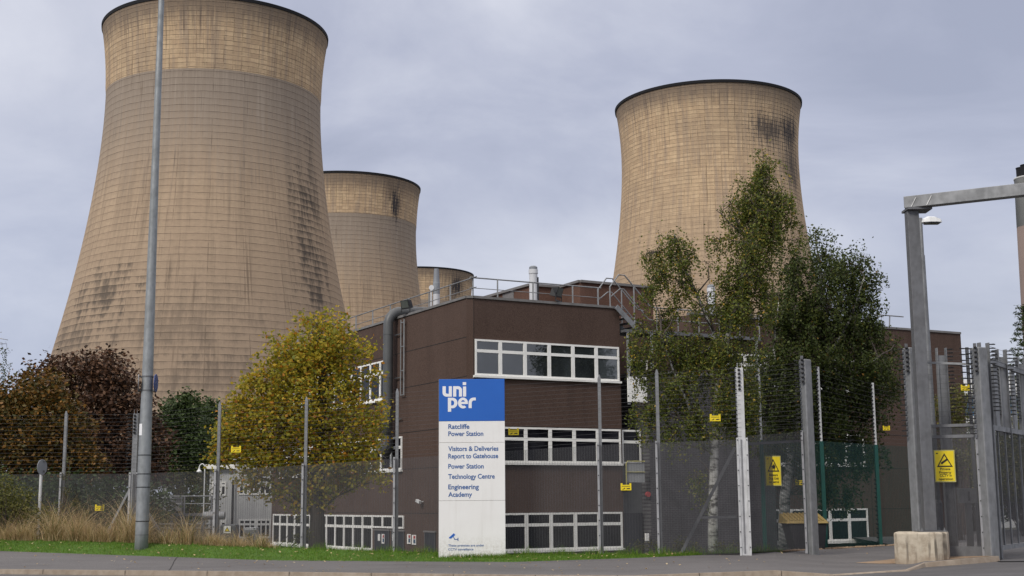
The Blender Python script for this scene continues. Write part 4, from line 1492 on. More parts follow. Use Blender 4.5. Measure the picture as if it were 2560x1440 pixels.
# mesh spans and wires
for (a, b) in zip(pg[:-1], pg[1:]):
    mesh_panel((a[0], a[1] - 0.03), (b[0], b[1] - 0.03), a[3] - 3.12, b[3] - 3.12, a[3], b[3], M['wire'], fence)
for i in range(NW):
    t = (i + 0.7) / NW
    w_ = MB()
    w_.tube([(q[0], q[1] - 0.04, q[3] + (q[2] - q[3]) * t) for q in pg], 0.0024, 4)
    w_.build('electric_wire', M['wire'], fence)
# raking braces
bm = MB()
a = pg[3]
bm.bar((a[0] - 0.05, a[1] + 0.08, a[3] - 0.35), P(270, 1330, 42.9), 0.075)
bm.build('brace', M['galv'], fence)
bm = MB()
bm.bar((a[0] + 0.05, a[1] + 0.08, a[3] - 0.6), P(400, 1330, 42.3), 0.075)
bm.build('brace', M['galv'], fence)
a = pg[-1]
bm = MB()
bm.bar(P(1838, 1118, 37.3), P(1699, 1392, 37.6), 0.085)
bm.bar(P(1752, 1294, 37.5), P(1842, 1292, 37.3), 0.07)
bm.build('brace', M['galv_dark'], fence)


# ------------------------------------------------------------------ heavy gate posts, side panels, green fence
def heavy_post(name, x, y, zb, zt_, w, label, rot=0.6, ins=True, dpt=None):
    t = thing(name, (x, y, zb), label, 'gate post')
    c, s_ = math.cos(rot), math.sin(rot)
    dpt = dpt or w
    poly = []
    for a, b in ((-1, -1), (1, -1), (1, 1), (-1, 1)):
        for ca, cb2 in (((a * 0.82, b) if (a * b > 0) else (a, b * 0.82)), ((a, b * 0.82) if (a * b > 0) else (a * 0.82, b)))if False else ((a, b),):
            u, v = ca * w / 2, cb2 * dpt / 2
            poly.append((x + u * c - v * s_, y + u * s_ + v * c))
    MB().prism(poly, zb - 0.3, zt_).build('post', M['galv'], t, bevel=0.03)
    if ins:
        insulators(x - w * .62, y - 0.05, zb + 3.3, zt_ - 0.04, 18, t, -1, 0.055, 0.16)
        b = MB()
        xx = x - w * 0.5
        yy = y - w * .52
        b.box((xx - .03, yy - .03, zt_ - 0.72), (xx + .05, yy + .0, zt_ + 0.1))
        b = b.build('insulator_bracket', M['galv_dark'], t)
        beads(xx + .01, yy - .06, np.linspace(zt_ - 0.66, zt_ - 0.02, 6), t)
    return t


p15 = P(2014, 899, 39)
zb15 = P(2030, 1377, 39)[2]
heavy_post('gate_post', 8.63, 39, zb15, p15[2], 0.27, 'heavy grey steel post between the guard dog notice and the green fence', 0.55)
sp = thing('side_fence', (7.5, 38, zb15), 'short grey mesh bay carrying the guard dog notice, left of the heavy post', 'fence')
A0, A1 = np.array([pg[-1][0] + 0.16, pg[-1][1] + 0.05]), np.array([8.45, 38.95])
zt0, zt1 = P(1868, 1090, 37.3)[2], P(2005, 1080, 39)[2]
mesh_panel(A0, A1, 0.6, 0.62, zt0, zt1, M['wire'], sp)
b = MB()
b.bar((A0[0], A0[1] + .05, zt0 - 0.22), (A1[0], A1[1] + .05, zt1 - 0.26), 0.07)
b.build('rail', M['galv_dark'], sp)
b = MB()
b.box((A1[0] - .06, A1[1] - .05, 0.5), (A1[0] + .01, A1[1] - .03, zt1 + 0.04))
b = b.build('clamp_bar', M['galv_clamp'], sp)
bo = MB()
for z in np.arange(0.8, zt1, 0.42):
    bo.lathe((A1[0] - .025, A1[1] - .055, z), [(0.016, -0.012), (0.016, 0.012)], 6)
bo.build('bolt', M['black'], b)
for i in range(16):
    t = (i + 0.6) / 16
    b = MB()
    b.tube([(A0[0], A0[1], zt0 + 0.06 + (pg[-1][2] - zt0 - .1) * t), (A1[0], A1[1], zt1 + 0.06 + (p15[2] - zt1 - .1) * t)], 0.0024, 4)
    b.build('electric_wire', M['wire'], sp)

gp_ = [(1901, 921, 1100, 1372, 43), (2053, 917, 1103, 1371, 44), (2190, 957, 1112, 1362, 45.8), (2330, 985, 1120, 1356, 47.5)]
gf = thing('green_fence', (*P(2053, 1371, 44)[:2], 0.4), 'green mesh fence with grey wire masts running back beside the office', 'fence')
gq = []
for px, yt, ym, yb, D in gp_:
    t, m_, b_ = P(px, yt, D), P(px + 3, ym, D), P(px + 12, yb, D)
    x = b_[0]
    gq.append((x, D, t[2], m_[2], b_[2]))
    MB().box((x - .06, D - .05, b_[2] - .3), (x + .06, D + .06, m_[2])).build('post', M['green'], gf)
    p = MB()
    p.box((x - .035, D - .03, m_[2]), (x + .035, D + .03, t[2]))
    po = p.build('mast', M['galv_light'], gf)
    beads(x - .055, D - .03, np.arange(m_[2] + .1, t[2], 0.13), po)
    if 2300 > px > 2100:
        beads(x - .1, D - .05, np.arange(b_[2] + .1, b_[2] + 2.2, 0.15), gf)
for a, b in zip(gq[:-1], gq[1:]):
    mesh_panel(a[:2], b[:2], a[4] - .3, b[4] - .3, a[3], b[3], M['green_wire'], gf, pitch=0.0135, w=0.0042)
for i in range(14):
    t = (i + 0.6) / 14
    b = MB()
    b.tube([(q[0], q[1] - .05, q[3] + (q[2] - q[3]) * t) for q in gq], 0.0024, 4)
    b.build('electric_wire', M['wire'], gf)

# right-hand gate enclosure
xa, ya, za = P(2268, 870, 37.3)
xb, yb, zb_ = P(2445, 869, 36.5)
heavy_post('gate_post', xa + 0.06, 37.3, 0.46, za, 0.30, 'heavy grey steel post standing behind the concrete block', 0.5)
heavy_post('gate_post', xb - 0.0, 36.5, 0.47, zb_, 0.33, 'heavy streaked steel post right of the yellow camera notice', 0.5)
en = thing('gate_side_panel', ((xa + xb) / 2, 36.9, 0.47), 'grey mesh bay between two heavy posts, carrying the yellow camera notice', 'fence')
A0, A1 = np.array([xa + 0.24, 37.2]), np.array([xb - 0.2, 36.55])
zt0, zt1 = P(2300, 1066, 37.2)[2], P(2428, 1062, 36.55)[2]
mesh_panel(A0, A1, 0.75, 0.75, zt0, zt1, M['wire'], en, w=0.0055)
b = MB()
b.bar((*A0, zt0), (*A1, zt1), 0.08)
b.bar((A0[0], A0[1] + .03, zt0 - .3), (A1[0], A1[1] + .03, zt1 - .3), 0.09)
b.build('rail', M['galv_dark'], en)
b = MB()
b.hexa([(A0[0], A0[1] - .01, .4), (A1[0], A1[1] - .01, .4), (A1[0], A1[1] + .02, .4), (A0[0], A0[1] + .02, .4), (A0[0], A0[1] - .01, .74), (A1[0], A1[1] - .01, .74), (A1[0], A1[1] + .02, .74), (A0[0], A0[1] + .02, .74)])
b.build('kick_plate', M['galv_dark'], en)
b = MB()
b.bar((A0[0] - .1, A0[1], P(2300, 905, 37.2)[2]), (A1[0], A1[1], P(2425, 911, 36.6)[2]), 0.06)
b.build('wire_rail', M['galv'], en)
for q, zt_ in ((A0, zt0), (A1, zt1)):
    b = MB()
    b.box((q[0] - .04, q[1] - .06, 0.45), (q[0] + .03, q[1] - .045, zt_ + 0.03))
    b = b.build('clamp_bar', M['galv_clamp'], en)
    bo = MB()
    for z in np.arange(0.7, zt_, 0.42):
        bo.lathe((q[0], q[1] - .066, z), [(0.016, -0.012), (0.016, 0.012)], 6)
    bo.build('bolt', M['black'], b)
for i in range(16):
    t = (i + 0.6) / 16
    b = MB()
    b.tube([(A0[0], A0[1], zt0 + 0.05 + (za - zt0 - .1) * t), (A1[0], A1[1], zt1 + 0.05 + (zb_ - zt1 - .1) * t)], 0.0024, 4)
    b.build('electric_wire', M['wire'], en)
# control box seen through the mesh
q = P(2425, 1240, 37.6)
tt = thing('control_box', (q[0], 37.6, 0.5), 'grey control box seen through the mesh behind the yellow camera notice', 'control box')
MB().box((q[0] - .28, 37.6, q[2] - .2), (q[0] + .2, 37.85, q[2] + .22)).build('body', M['galv'], tt, bevel=0.01)
MB().box((q[0] - .06, 37.58, q[2] - .13), (q[0] + .0, 37.595, q[2] + .12)).build('slot', M['dark'], tt)
MB().box((q[0] - .1, 37.65, 0.2), (q[0] + .05, 37.8, q[2] - .2)).build('pedestal', M['galv_dark'], tt)


def pronged_post(name, x, y, zb, zt_, w, label, cat='post', parent=None, nins=18, sides=(1,), u=(1, 0)):
    """I-section post whose flanges stand up as two prongs, with insulators"""
    o = parent or thing(name, (x, y, zb), label, cat)
    ux, uy = u
    p = MB()

    def bx(a0, a1, b0, b1, z0, z1):
        c_ = []
        for z in (z0, z1):
            for a, b in ((a0, b0), (a1, b0), (a1, b1), (a0, b1)):
                c_.append((x + ux * a - uy * b, y + uy * a + ux * b, z))
        p.hexa(c_)
    bx(-w / 2 + .03, w / 2 - .03, -.02, .02, zb - .2, zt_ - .22)
    bx(-w / 2, -w / 2 + .03, -.08, .08, zb - .2, zt_)
    bx(w / 2 - .03, w / 2, -.08, .08, zb - .2, zt_)
    po = p.build('post', M['galv'], o)
    for sd in sides:
        insulators(x + sd * ux * w / 2, y + sd * uy * w / 2 - .05, zt_ - 1.9, zt_ - .05, nins, po, sd, 0.05, 0.12)
    return o


q = P(2352, 870, 39)
pronged_post('rear_post', q[0], 39, 0.4, q[2], 0.3, 'pronged grey post seen above and behind the mesh bay with the camera notice')
q = P(2418, 868, 38.4)
rp = thing('insulator_post', (q[0], 38.4, 0.4), 'slim post crowded with black insulators just left of the streaked heavy post', 'post')
MB().box((q[0] - .04, 38.4, 0.2), (q[0] + .04, 38.48, q[2])).build('post', M['galv_dark'], rp)
insulators(q[0], 38.35, q[2] - 2.3, q[2] - .05, 14, rp, -1, 0.055, 0.25)

# sliding gate running back to the right
g0 = P(2495, 1385, 36.9)
FG = Face((g0[0] - .02, 36.9, 0), 33.0, 1)
gt = thing('sliding_gate', (g0[0], 36.9, 0.45), 'grey steel sliding gate of mesh and flat uprights at the right edge', 'gate')
zr = FG.px(2493, 1066)[1]
zr2 = FG.px(2485, 908)[1]
ztop = FG.px(2483, 866)[1]
fr = MB()
fr.fbox(FG, 0.0, 0.14, 0.40, zr, 0, .12)
fr.fbox(FG, 0.14, 7.0, zr - .14, zr - .002, 0, .10)
fr.fbox(FG, 0.14, 7.0, 0.62, 0.74, 0, .10)
fr.build('frame', M['galv'], gt)
fr = MB()
for s_ in (0.75, 1.6, 2.45, 3.4, 4.3):
    fr.fbox(FG, s_, s_ + .045, 0.74, zr - .14, .01, .06)
fr.build('infill_bar', M['galv'], gt)
a, b = FG.p(0.14, 0, .03), FG.p(7.0, 0, .03)
mesh_panel(a, b, 0.76, 0.76, zr - .15, zr - .15, M['wire'], gt, w=0.0055)
fr = MB()
fr.bar(FG.p(0.1, zr2, .05), FG.p(7.0, zr2, .05), 0.09, 0.14)
fr.build('upper_rail', M['galv'], gt)
for i, s_ in enumerate((-0.1, 1.95, 4.5)):
    q = FG.p(s_ + 0.12, 0, -.02)
    pronged_post('', q[0], q[1], zr if i else 0.5, ztop, 0.3, '', parent=gt, sides=(1,) if i == 0 else (-1, 1), u=(math.cos(0.25), math.sin(0.25)))
for s_ in (0.85, 3.05):
    b = MB()
    b.fbox(FG, s_, s_ + .42, zr - .1, zr2 - .07, -.04, .02)
    b.build('upright', M['galv'], gt)
for i in range(4):
    b = MB()
    z = ztop - .08 - i * .12
    b.tube([FG.p(0.1, z, .1), FG.p(7, z, .1)], 0.004, 4)
    b.build('electric_wire', M['wire'], gt)
b = MB()
b.bar(FG.p(-.35, zr - .35, .0), FG.p(0.1, zr - .35, .0), 0.09)
b.bar(FG.p(-.35, 0.75, .0), FG.p(0.1, 0.75, .0), 0.12)
b.build('latch', M['galv_dark'], gt)

# ------------------------------------------------------------------ concrete block, gantry, street lamp
q = P(2321, 1397, 35.6)
w = 1.28
MBk = MB()
cx, cy, r_ = q[0] + 0.03, 36.2, 0.68
a0 = math.radians(-20)
poly = []
for a, b in ((-.78, -1), (.6, -1), (1, -.6), (1, 1), (-1, 1), (-1, -.78)):
    poly.append((cx + r_ * (a * math.cos(a0) - b * math.sin(a0)), cy + r_ * (a * math.sin(a0) + b * math.cos(a0))))
zb0 = q[2] - .3
zt_ = P(2321, 1331, 35.5)[2]
MBk.prism(poly, zb0, zt_)
bk = MBk.build('concrete_block', M['block'], bevel=0.05)
tag(bk, 'stained chamfered concrete block at the foot of the height gantry', 'concrete block')
for i, (a, wd, h) in enumerate(((0.30, .05, .6), (0.55, .035, .5), (0.78, .07, .62), (0.9, .04, .4))):
    pass
x, y = P(2292, 1300, 36.25)[0], 36.25
gtop = P(2288, 523, 36.25)[2]
ga = thing('height_gantry', (x, y, zt_), 'tall galvanised column and overhead beam rising from the concrete block', 'gantry')
xg = P(2321, 1322, 36.25)[0] + .06
MB().box((xg - .19, y - .15, zt_ + .03), (xg + .13, y + .15, gtop - .06)).build('column', M['galv_dark'], ga, bevel=0.012)
MB().box((xg - .36, y - .3, zt_), (xg + .36, y + .3, zt_ + .03)).build('base_plate', M['galv_dark'], ga)
for dx_ in (-.3, .3):
    for dy_ in (-.22, .22):
        MB().lathe((xg + dx_, y + dy_, zt_ + .03), [(.03, 0), (.03, .03), (.014, .031), (.014, .08)], 8).build('bolt', M['galv'], ga)
MB().box((xg - .22, y - .3, gtop - .06), (xg + .46, y + .3, gtop - .0)).build('cap_plate', M['galv_dark'], ga)
bend = Zp(2560, 474, gtop + 0.18)
ba = np.array([xg - .2, y, gtop + 0.17])
dv = (bend - ba)
dv[2] = 0
dv /= np.linalg.norm(dv)
bb = ba + dv * 9
bm = MB().bar(ba, bb + np.array([0, 0, 0.0]), 0.3, 0.33)
bm.build('beam', M['galv'], ga, bevel=0.012)
b = MB()
sd = np.array([dv[1], -dv[0], 0])
for t in (.2, .62):
    e = ba + dv * t + sd * .155
    b.bar(e + np.array([0, 0, -.15]), e + dv * .14 + np.array([0, 0, .1]), 0.03, 0.02)
b.build('stiffener', M['galv_light'], ga)

lx = P(2336, 1330, 37.6)[0] + .13
lz = P(2304, 545, 37.6)[2]
sl_ = thing('street_lamp', (lx, 37.6, 0.45), 'tapered grey street lamp with white head beside the gantry column', 'street lamp')
xt = P(2306, 545, 37.6)[0]
MB().lathe((lx - .02, 37.6, 0), [(.155, .3), (.155, 1.9), (.11, 2.0), (.095, 5.0), (.07, lz - 1.1), (.055, lz - 1.09), (.055, lz)], 18).build('pole', M['galv'], sl_, smooth=False)
hz_ = P(2334, 545, 37.6)
hd = MB()
X0, X1 = lx + .0, lx + .58
prof = [(0, .05, .02), (.06, .12, .10), (.2, .17, .17), (.4, .17, .16), (.53, .14, .10), (.58, .09, .02)]
zc = lz - .12
vs, fs = [], []
for (a, hw, hh) in prof:
    vs += [(X0 + a, 37.6 - hw, zc - .02), (X0 + a, 37.6 - hw * .8, zc + hh * .7), (X0 + a, 37.6, zc + hh), (X0 + a, 37.6 + hw * .8, zc + hh * .7), (X0 + a, 37.6 + hw, zc - .02)]
for i in range(len(prof) - 1):
    for j in range(4):
        fs.append((i * 5 + j, i * 5 + j + 1, (i + 1) * 5 + j + 1, (i + 1) * 5 + j))
    fs.append((i * 5 + 4, i * 5, (i + 1) * 5, (i + 1) * 5 + 4))
fs += [(0, 1, 2, 3, 4), tuple(25 + j for j in range(5))[::-1]]
hd.add(vs, fs)
hd = hd.build('lamp_head', M['lamp_white'], sl_)
MB().box((X0 + .1, 37.6 - .12, zc - .06), (X1 - .06, 37.6 + .12, zc - .022)).build('lens', M['lamp_glass'], hd)

# ------------------------------------------------------------------ lamp column on the left
lb = P(353, 1376, 40)
ltop = P(398, 0, 40)
lc = thing('lamp_column', (lb[0], 40, lb[2]), 'tall galvanised lamp column on the grass at the left', 'lamp column')
rz = lambda y, w: (w * 40 / F / 2, P(370, y, 40)[2])
pr = [(rz(1376, 33)[0], lb[2] - .3), rz(1150, 33), rz(945, 27), rz(500, 20), rz(0, 14.5), rz(-160, 13)]
pr[1] = (pr[0][0] * .97, P(353, 1320, 40)[2])
pr.insert(2, rz(1150, 31.5))
z_last = pr[-1][1]
MB().lathe((lb[0], 40, 0), pr, 28).build('pole', M['column'], lc, smooth=True)
b = MB()
rr_ = lambda z: float(np.interp(z, [q[1] for q in pr], [q[0] for q in pr]))
for y in (1185, 1218, 1138, 1303):
    z = P(360, y, 40)[2]
    b.lathe((lb[0], 40, z), [(rr_(z) + .006, -.012), (rr_(z) + .006, .012)], 28)
b.build('cable_tie', M['black'], lc)
z0, z1 = P(352, 1089, 40)[2], P(352, 1060, 40)[2]
lab = MB()
R_ = rr_(z0) + .004
v_ = []
for i in range(7):
    a = math.radians(198 + i * 9)
    v_ += [(lb[0] + R_ * math.cos(a), 40 + R_ * math.sin(a), z0), (lb[0] + R_ * math.cos(a), 40 + R_ * math.sin(a), z1)]
lab.add(v_, [(2 * i, 2 * i + 2, 2 * i + 3, 2 * i + 1) for i in range(6)])
lab.build('label_plate', M['paper'], lc)
# door of the base compartment
dr = MB()
zc0, zc1 = P(352, 1338, 40)[2], P(352, 1310, 40)[2]
dr.lathe((lb[0], 40, zc0), [(rr_(zc0) + .004, 0), (rr_(zc0) + .004, .02)], 28)
dr.build('base_collar', M['galv_dark'], lc)
# round signs clamped on it, seen edge on
zs_ = P(375, 958, 40)[2]
sg = thing('road_sign', (lb[0], 40, zs_), 'pair of edge on round blue sign discs strapped to the lamp column', 'road sign')
rr0 = rr_(zs_)
for e_, w_ in ((1, 1.0), (-1, 0.9)):
    an = 0.05 if e_ > 0 else 0.27
    nx = np.array([math.cos(an), math.sin(an), 0])
    nx /= np.linalg.norm(nx)
    c_ = np.array([lb[0] + e_ * (rr0 + .1), 40 - .02, zs_])
    MB().tube([c_ - nx * .012, c_ + nx * .012], 0.27, 28).build('disc', M['blue_sign'] if e_ > 0 else M['galv'], sg)
for dz_ in (.2, -.22):
    b = MB()
    b.lathe((lb[0], 40, zs_ + dz_), [(rr0 + .012, -.02), (rr0 + .012, .02)], 24)
    b.bar((lb[0] - rr0 - .1, 40 - .02, zs_ + dz_), (lb[0] + rr0 + .1, 40 - .02, zs_ + dz_), 0.04)
    b.build('strap', M['galv_dark'], sg)

# back of a round sign at the far left
q = P(107, 1168, 43.2)
rs = thing('road_sign', (q[0], 43.2, 0.4), 'grey back of a round road sign on its own post at the far left', 'road sign')
MB().tube([(q[0] - .0072, 43.142, q[2]), (q[0] + .0072, 43.1375, q[2])], 0.25, 28).build('disc', M['flue_grey'], rs)
MB().tube([(q[0] - .05, 43.22, 0.2), (q[0] - .05, 43.22, q[2] + .23)], 0.05, 10).build('pole', M['galv_light'], rs)
for dz_ in (.2, -.12):
    MB().box((q[0] - .13, 43.165, q[2] + dz_ - .02), (q[0] + .06, 43.25, q[2] + dz_ + .02)).build('bracket', M['galv_dark'], rs)

# ------------------------------------------------------------------ entrance sign
D = 37.0
TL, TR, BL, BR = P(1096.5, 946, D), P(1261, 949, D), P(1098, 1390, D), P(1264, 1392, D)
xL, xR = (TL[0] + BL[0]) / 2, (TR[0] + BR[0]) / 2
zT, zB = (TL[2] + TR[2]) / 2, BL[2] - .15
SW = xR - xL
es = thing('entrance_sign', ((xL + xR) / 2, D, zB), 'tall white and blue power station entrance sign board on the verge', 'sign')
kx_ = SW / 165.5          # metres per photo pixel on the board
zz_of = lambda y: zT - (y - 947.5) * kx_
xx_of = lambda x: (x - 1097.5) * kx_
zb1 = zz_of(1053.5)
MB().box((xL, D, zb1), (xR, D + .16, zT)).build('blue_panel', M['sign_blue'], es, bevel=0.006)
for y0, y1 in ((1054, 1107), (1107.6, 1251), (1251.6, None)):
    MB().box((xL, D + .001, zz_of(y1) if y1 else zB - .2), (xR, D + .159, zz_of(y0))).build('white_panel', M['sign_white'], es, bevel=0.004)
MB().box((xL - .012, D + .02, zB - .2), (xL - .001, D + .14, zT)).build('side_trim', M['coping'], es)
MS = basis((xL, D - .0005, zT), (1, 0, 0), (0, -1, 0))
wd_ = lambda pts: [((x) / 7.2 * kx_ + xx_of(1080), -((y) / 7.2 + 930 - 947.5) * kx_) for x, y in pts]


def arc(cx, cy, rx, ry, a0, a1, n=9):
    return [(cx + rx * math.cos(math.radians(a)), cy + ry * math.sin(math.radians(a))) for a in np.linspace(a0, a1, n)]


lt = []
lt.append([wd_([(190, 255), (250, 255), (250, 370)] + arc(275, 370, 25, 22, 180, 90, 6) + [(305, 392), (305, 255), (360, 255), (360, 445), (265, 445)] + arc(265, 370, 75, 75, 90, 180))])
lt.append([wd_([(382, 255), (470, 255)] + arc(470, 330, 75, 75, -90, 0) + [(545, 445), (489, 445), (489, 335)] + arc(467, 335, 22, 26, 0, -90, 6) + [(440, 309), (440, 445), (382, 445)])])
lt.append([wd_([(562, 262), (620, 262), (620, 445), (562, 445)]), wd_([(558, 182), (620, 182), (620, 236), (558, 236)])])
lt.append([wd_([(288, 465), (375, 465)] + arc(375, 560, 87, 95, -90, 90, 16) + [(347, 655), (347, 718), (288, 718)]), wd_([(347, 514)] + arc(368, 560, 35, 46, -90, 90, 12) + [(347, 606)])])
lt.append([wd_(arc(562, 561, 90, 99, 48, 346, 30) + [(651, 581), (530, 581)] + arc(566, 561, 37, 52, 155, 60, 8)), wd_([(530, 540)] + arc(563, 540, 33, 30, 180, 360, 12))])
lt.append([wd_([(664, 655), (664, 560)] + arc(754, 560, 90, 95, 180, 270) + [(795, 465), (795, 516), (760, 516)] + arc(760, 561, 40, 45, 270, 180) + [(720, 655)])])
for pl_ in lt:
    curve_mesh('logo_letter', pl_, 0.003, M['paper'], es, MS)
for body, x1, base, cap in (("Ratcliffe", 1174, 1072.5, 11.2), ("Power Station", 1209, 1090.5, 11.2), ("Visitors & Deliveries", 1246.7, 1128, 11.2), ("Report to Gatehouse", 1246, 1146.3, 11.2),
                            ("Power Station", 1209.6, 1171.7, 11.2), ("Technology Centre", 1237, 1197, 11.2), ("Engineering", 1197.3, 1222.7, 11.2), ("Academy", 1180.3, 1241.3, 11.2),
                            ("These premises are under", 1210, 1363.5, 5.2), ("CCTV surveillance", 1183.3, 1373, 5.2)):
    text_mesh('lettering', body, xx_of(1121), xx_of(x1), -(base - 947.5) * kx_, cap * kx_, M['ink_blue'], es, MS, bold=0.02 if cap > 6 else 0.012)
cw = lambda pts: [((x / 12.8 + 1080 - 1097.5) * kx_, -(y / 12.8 + 1310 - 947.5) * kx_) for x, y in pts]
curve_mesh('camera_symbol', [cw([(540, 410), (700, 268), (752, 322), (608, 440), (575, 425), (555, 432)])], 0.003, M['sign_blue'], es, MS)
curve_mesh('camera_bracket', [cw([(672, 375), (695, 372), (738, 450), (818, 450), (818, 420), (845, 405), (845, 520), (818, 500), (818, 472), (722, 472)])], 0.003, M['ink_blue'], es, MS)


# ------------------------------------------------------------------ yellow notices
def notice(px, py, D, wpx, hpx, label, lines, symbol, ang=0.0):
    c_ = P(px, py, D)
    w, h = wpx * D / F, hpx * D / F
    u = np.array([math.cos(ang), math.sin(ang), 0])
    nrm = np.array([math.sin(ang), -math.cos(ang), 0])
    t = thing('warning_notice', tuple(c_ - np.array([0, 0, h / 2])), label, 'notice', 'large yellow warning notices')
    Mn = basis(c_, u, nrm)
    curve_mesh('plate', [[(-w / 2, -h / 2), (w / 2, -h / 2), (w / 2, h / 2), (-w / 2, h / 2)]], 0.008, M['yellow_edge'], t, Mn)
    curve_mesh('face', [[(-w * .45, -h * .465), (w * .45, -h * .465), (w * .45, h * .465), (-w * .45, h * .465)]], 0.002, M['yellow'], t, Mn @ Matrix.Translation((0, 0, .009)))
    M2 = Mn @ Matrix.Translation((0, 0, .012))
    a = .38 * w
    yb_, yt_ = -.03 * h, .40 * h
    k1, k2 = .8, 0.0
    cyy = yb_ + (yt_ - yb_) * .36
    tri = [(-a, yb_), (a, yb_), (0, yt_)]
    tin = [(x * .76, cyy + (y - cyy) * .74) for x, y in tri]
    curve_mesh('triangle', [tri, tin], 0.002, M['black'], t, M2)
    curve_mesh('symbol', [[(x * w, y * h) for x, y in symbol]], 0.002, M['black'], t, M2)
    curve_mesh('corner_mark', [[(-.4 * w, .38 * h), (-.3 * w, .38 * h), (-.3 * w, .41 * h), (-.4 * w, .41 * h)]], 0.002, M['black'], t, M2)
    for body, x0, x1, bs_, cap in lines:
        text_mesh('lettering', body, x0 * w, x1 * w, bs_ * h, cap * h, M['black'], t, Mn @ Matrix.Translation((0, 0, .011)), bold=.018)
    return t


dog = [(.04, .26), (.08, .2), (.13, .16), (.14, .12), (.10, .075), (.07, .06), (.07, .02), (.05, .0), (.02, .03), (.02, .065), (-.04, .08), (-.06, .105), (-.08, .09), (-.06, .115), (-.13, .125), (-.13, .145), (-.03, .175), (.01, .2)]
notice(1933, 1177, 38.0, 44, 74, 'yellow guard dog notice with a black dog head in a triangle', [("Beware", -.27, .27, -.175, .08), ("Dog Unit", -.31, .33, -.29, .082), ("on patrol", -.31, .33, -.405, .08)], dog, 0.35)
camsym = [(-.19, .07), (-.13, .055), (.17, .19), (.12, .24), (-.17, .115)]
notice(2362, 1165, 36.72, 50, 79, 'yellow camera notice on the mesh beside the gantry column', [("Private", -.23, .25, -.13, .075), ("Property", -.29, .29, -.235, .075), ("CCTV in", -.27, .30, -.33, .075), ("operation", -.33, .35, -.435, .07)], camsym, -0.12)


def small_notice(px, py, D, label, w=0.30, ang=0.0):
    c_ = P(px, py, D)
    u = np.array([math.cos(ang), math.sin(ang), 0])
    nrm = np.array([math.sin(ang), -math.cos(ang), 0])
    h = w * .66
    t = thing('fence_notice', tuple(c_ - np.array([0, 0, h / 2])), label, 'notice', 'small yellow notices on the fence wires')
    Mn = basis(c_, u, nrm)
    curve_mesh('plate', [[(-w / 2, -h / 2), (w / 2, -h / 2), (w / 2, h / 2), (w * .32, h / 2), (w * .32, h * .28), (-w * .32, h * .28), (-w * .32, h / 2), (-w / 2, h / 2)]], 0.004, M['yellow'], t, Mn)
    M2 = Mn @ Matrix.Translation((0, 0, .006))
    bars = [[(-w * .38 + i * w * .097, h * .02), (-w * .38 + i * w * .097 + w * .06, h * .02), (-w * .38 + i * w * .097 + w * .06, h * .13), (-w * .38 + i * w * .097, h * .13)] for i in range(8)]
    curve_mesh('marks', bars + [[(-w * .38, -h * .36), (-w * .22, -h * .36), (-w * .06, -h * .2), (-w * .16, -h * .13), (-w * .2, -h * .22)], [(w * .05, -h * .32), (w * .36, -h * .32), (w * .36, -h * .16), (w * .05, -h * .2)]], 0.001, M['black'], t, M2)


for px, py, D, lab in ((590, 1123, 40.7, 'small yellow notice on the wires before the yellow tree'), (249, 1269, 43.4, 'small yellow notice low on the mesh above the dry grass'),
                       (1284, 1079, 38.2, 'small yellow notice on the wires just right of the entrance sign'), (1788, 1044, 37.3, 'small yellow notice on the wires before the birch trunk'),
                       (1565, 1217, 37.8, 'small yellow notice on the mesh below the grey guard panel'), (2216, 1070, 45.9, 'small yellow notice on the wires above the green fence'),
                       (2413, 969, 36.6, 'small yellow notice on the wires beside the streaked heavy post'), (2000, 1205, 43.6, 'small yellow notice low on the green fence beside the heavy post')):
    small_notice(px, py, D, lab, 0.30 if px < 2100 else 0.24)

# ------------------------------------------------------------------ large bin
q = P(1958, 1372, 42.3)
bn = thing('waste_bin', (q[0] + .6, 42.6, 0.45), 'large black waste bin with a faded yellow ribbed lid behind the heavy post', 'bin')
zl = P(1990, 1302, 42.3)[2]
x0, x1 = P(1963, 1320, 42.4)[0], P(2062, 1310, 42.4)[0]
b = MB()
b.hexa([(x0 + .22, 42.1, .5), (x1 - .1, 42.1, .5), (x1 - .1, 43.1, .5), (x0 + .22, 43.1, .5), (x0 + .04, 42.0, zl - .08), (x1 - .02, 42.0, zl - .08), (x1 - .02, 43.2, zl - .08), (x0 + .04, 43.2, zl - .08)])
b.build('body', M['bin'], bn, bevel=0.02)
b = MB()
b.hexa([(x0 - .04, 41.95, zl - .075), (x1 + .02, 41.95, zl - .075), (x1 + .02, 43.25, zl - .075), (x0 - .04, 43.25, zl - .075), (x0 + .0, 42.0, zl - .0), (x1 - .02, 42.0, zl - .0), (x1 - .02, 43.2, zl + .22), (x0 + .0, 43.2, zl + .22)])
for i in range(9):
    xx = x0 + .1 + i * (x1 - x0 - .15) / 9
    b.hexa([(xx, 42.0, zl), (xx + .06, 42.0, zl), (xx + .06, 43.2, zl + .22), (xx, 43.2, zl + .22), (xx, 42.0, zl + .03), (xx + .06, 42.0, zl + .03), (xx + .06, 43.2, zl + .25), (xx, 43.2, zl + .25)])
b.build('lid', M['lid'], bn)
for xx in (x0 + .3, x1 - .25):
    MB().tube([(xx, 42.15, .52), (xx + .06, 42.15, .52)], 0.09, 12).build('wheel', M['black'], bn)


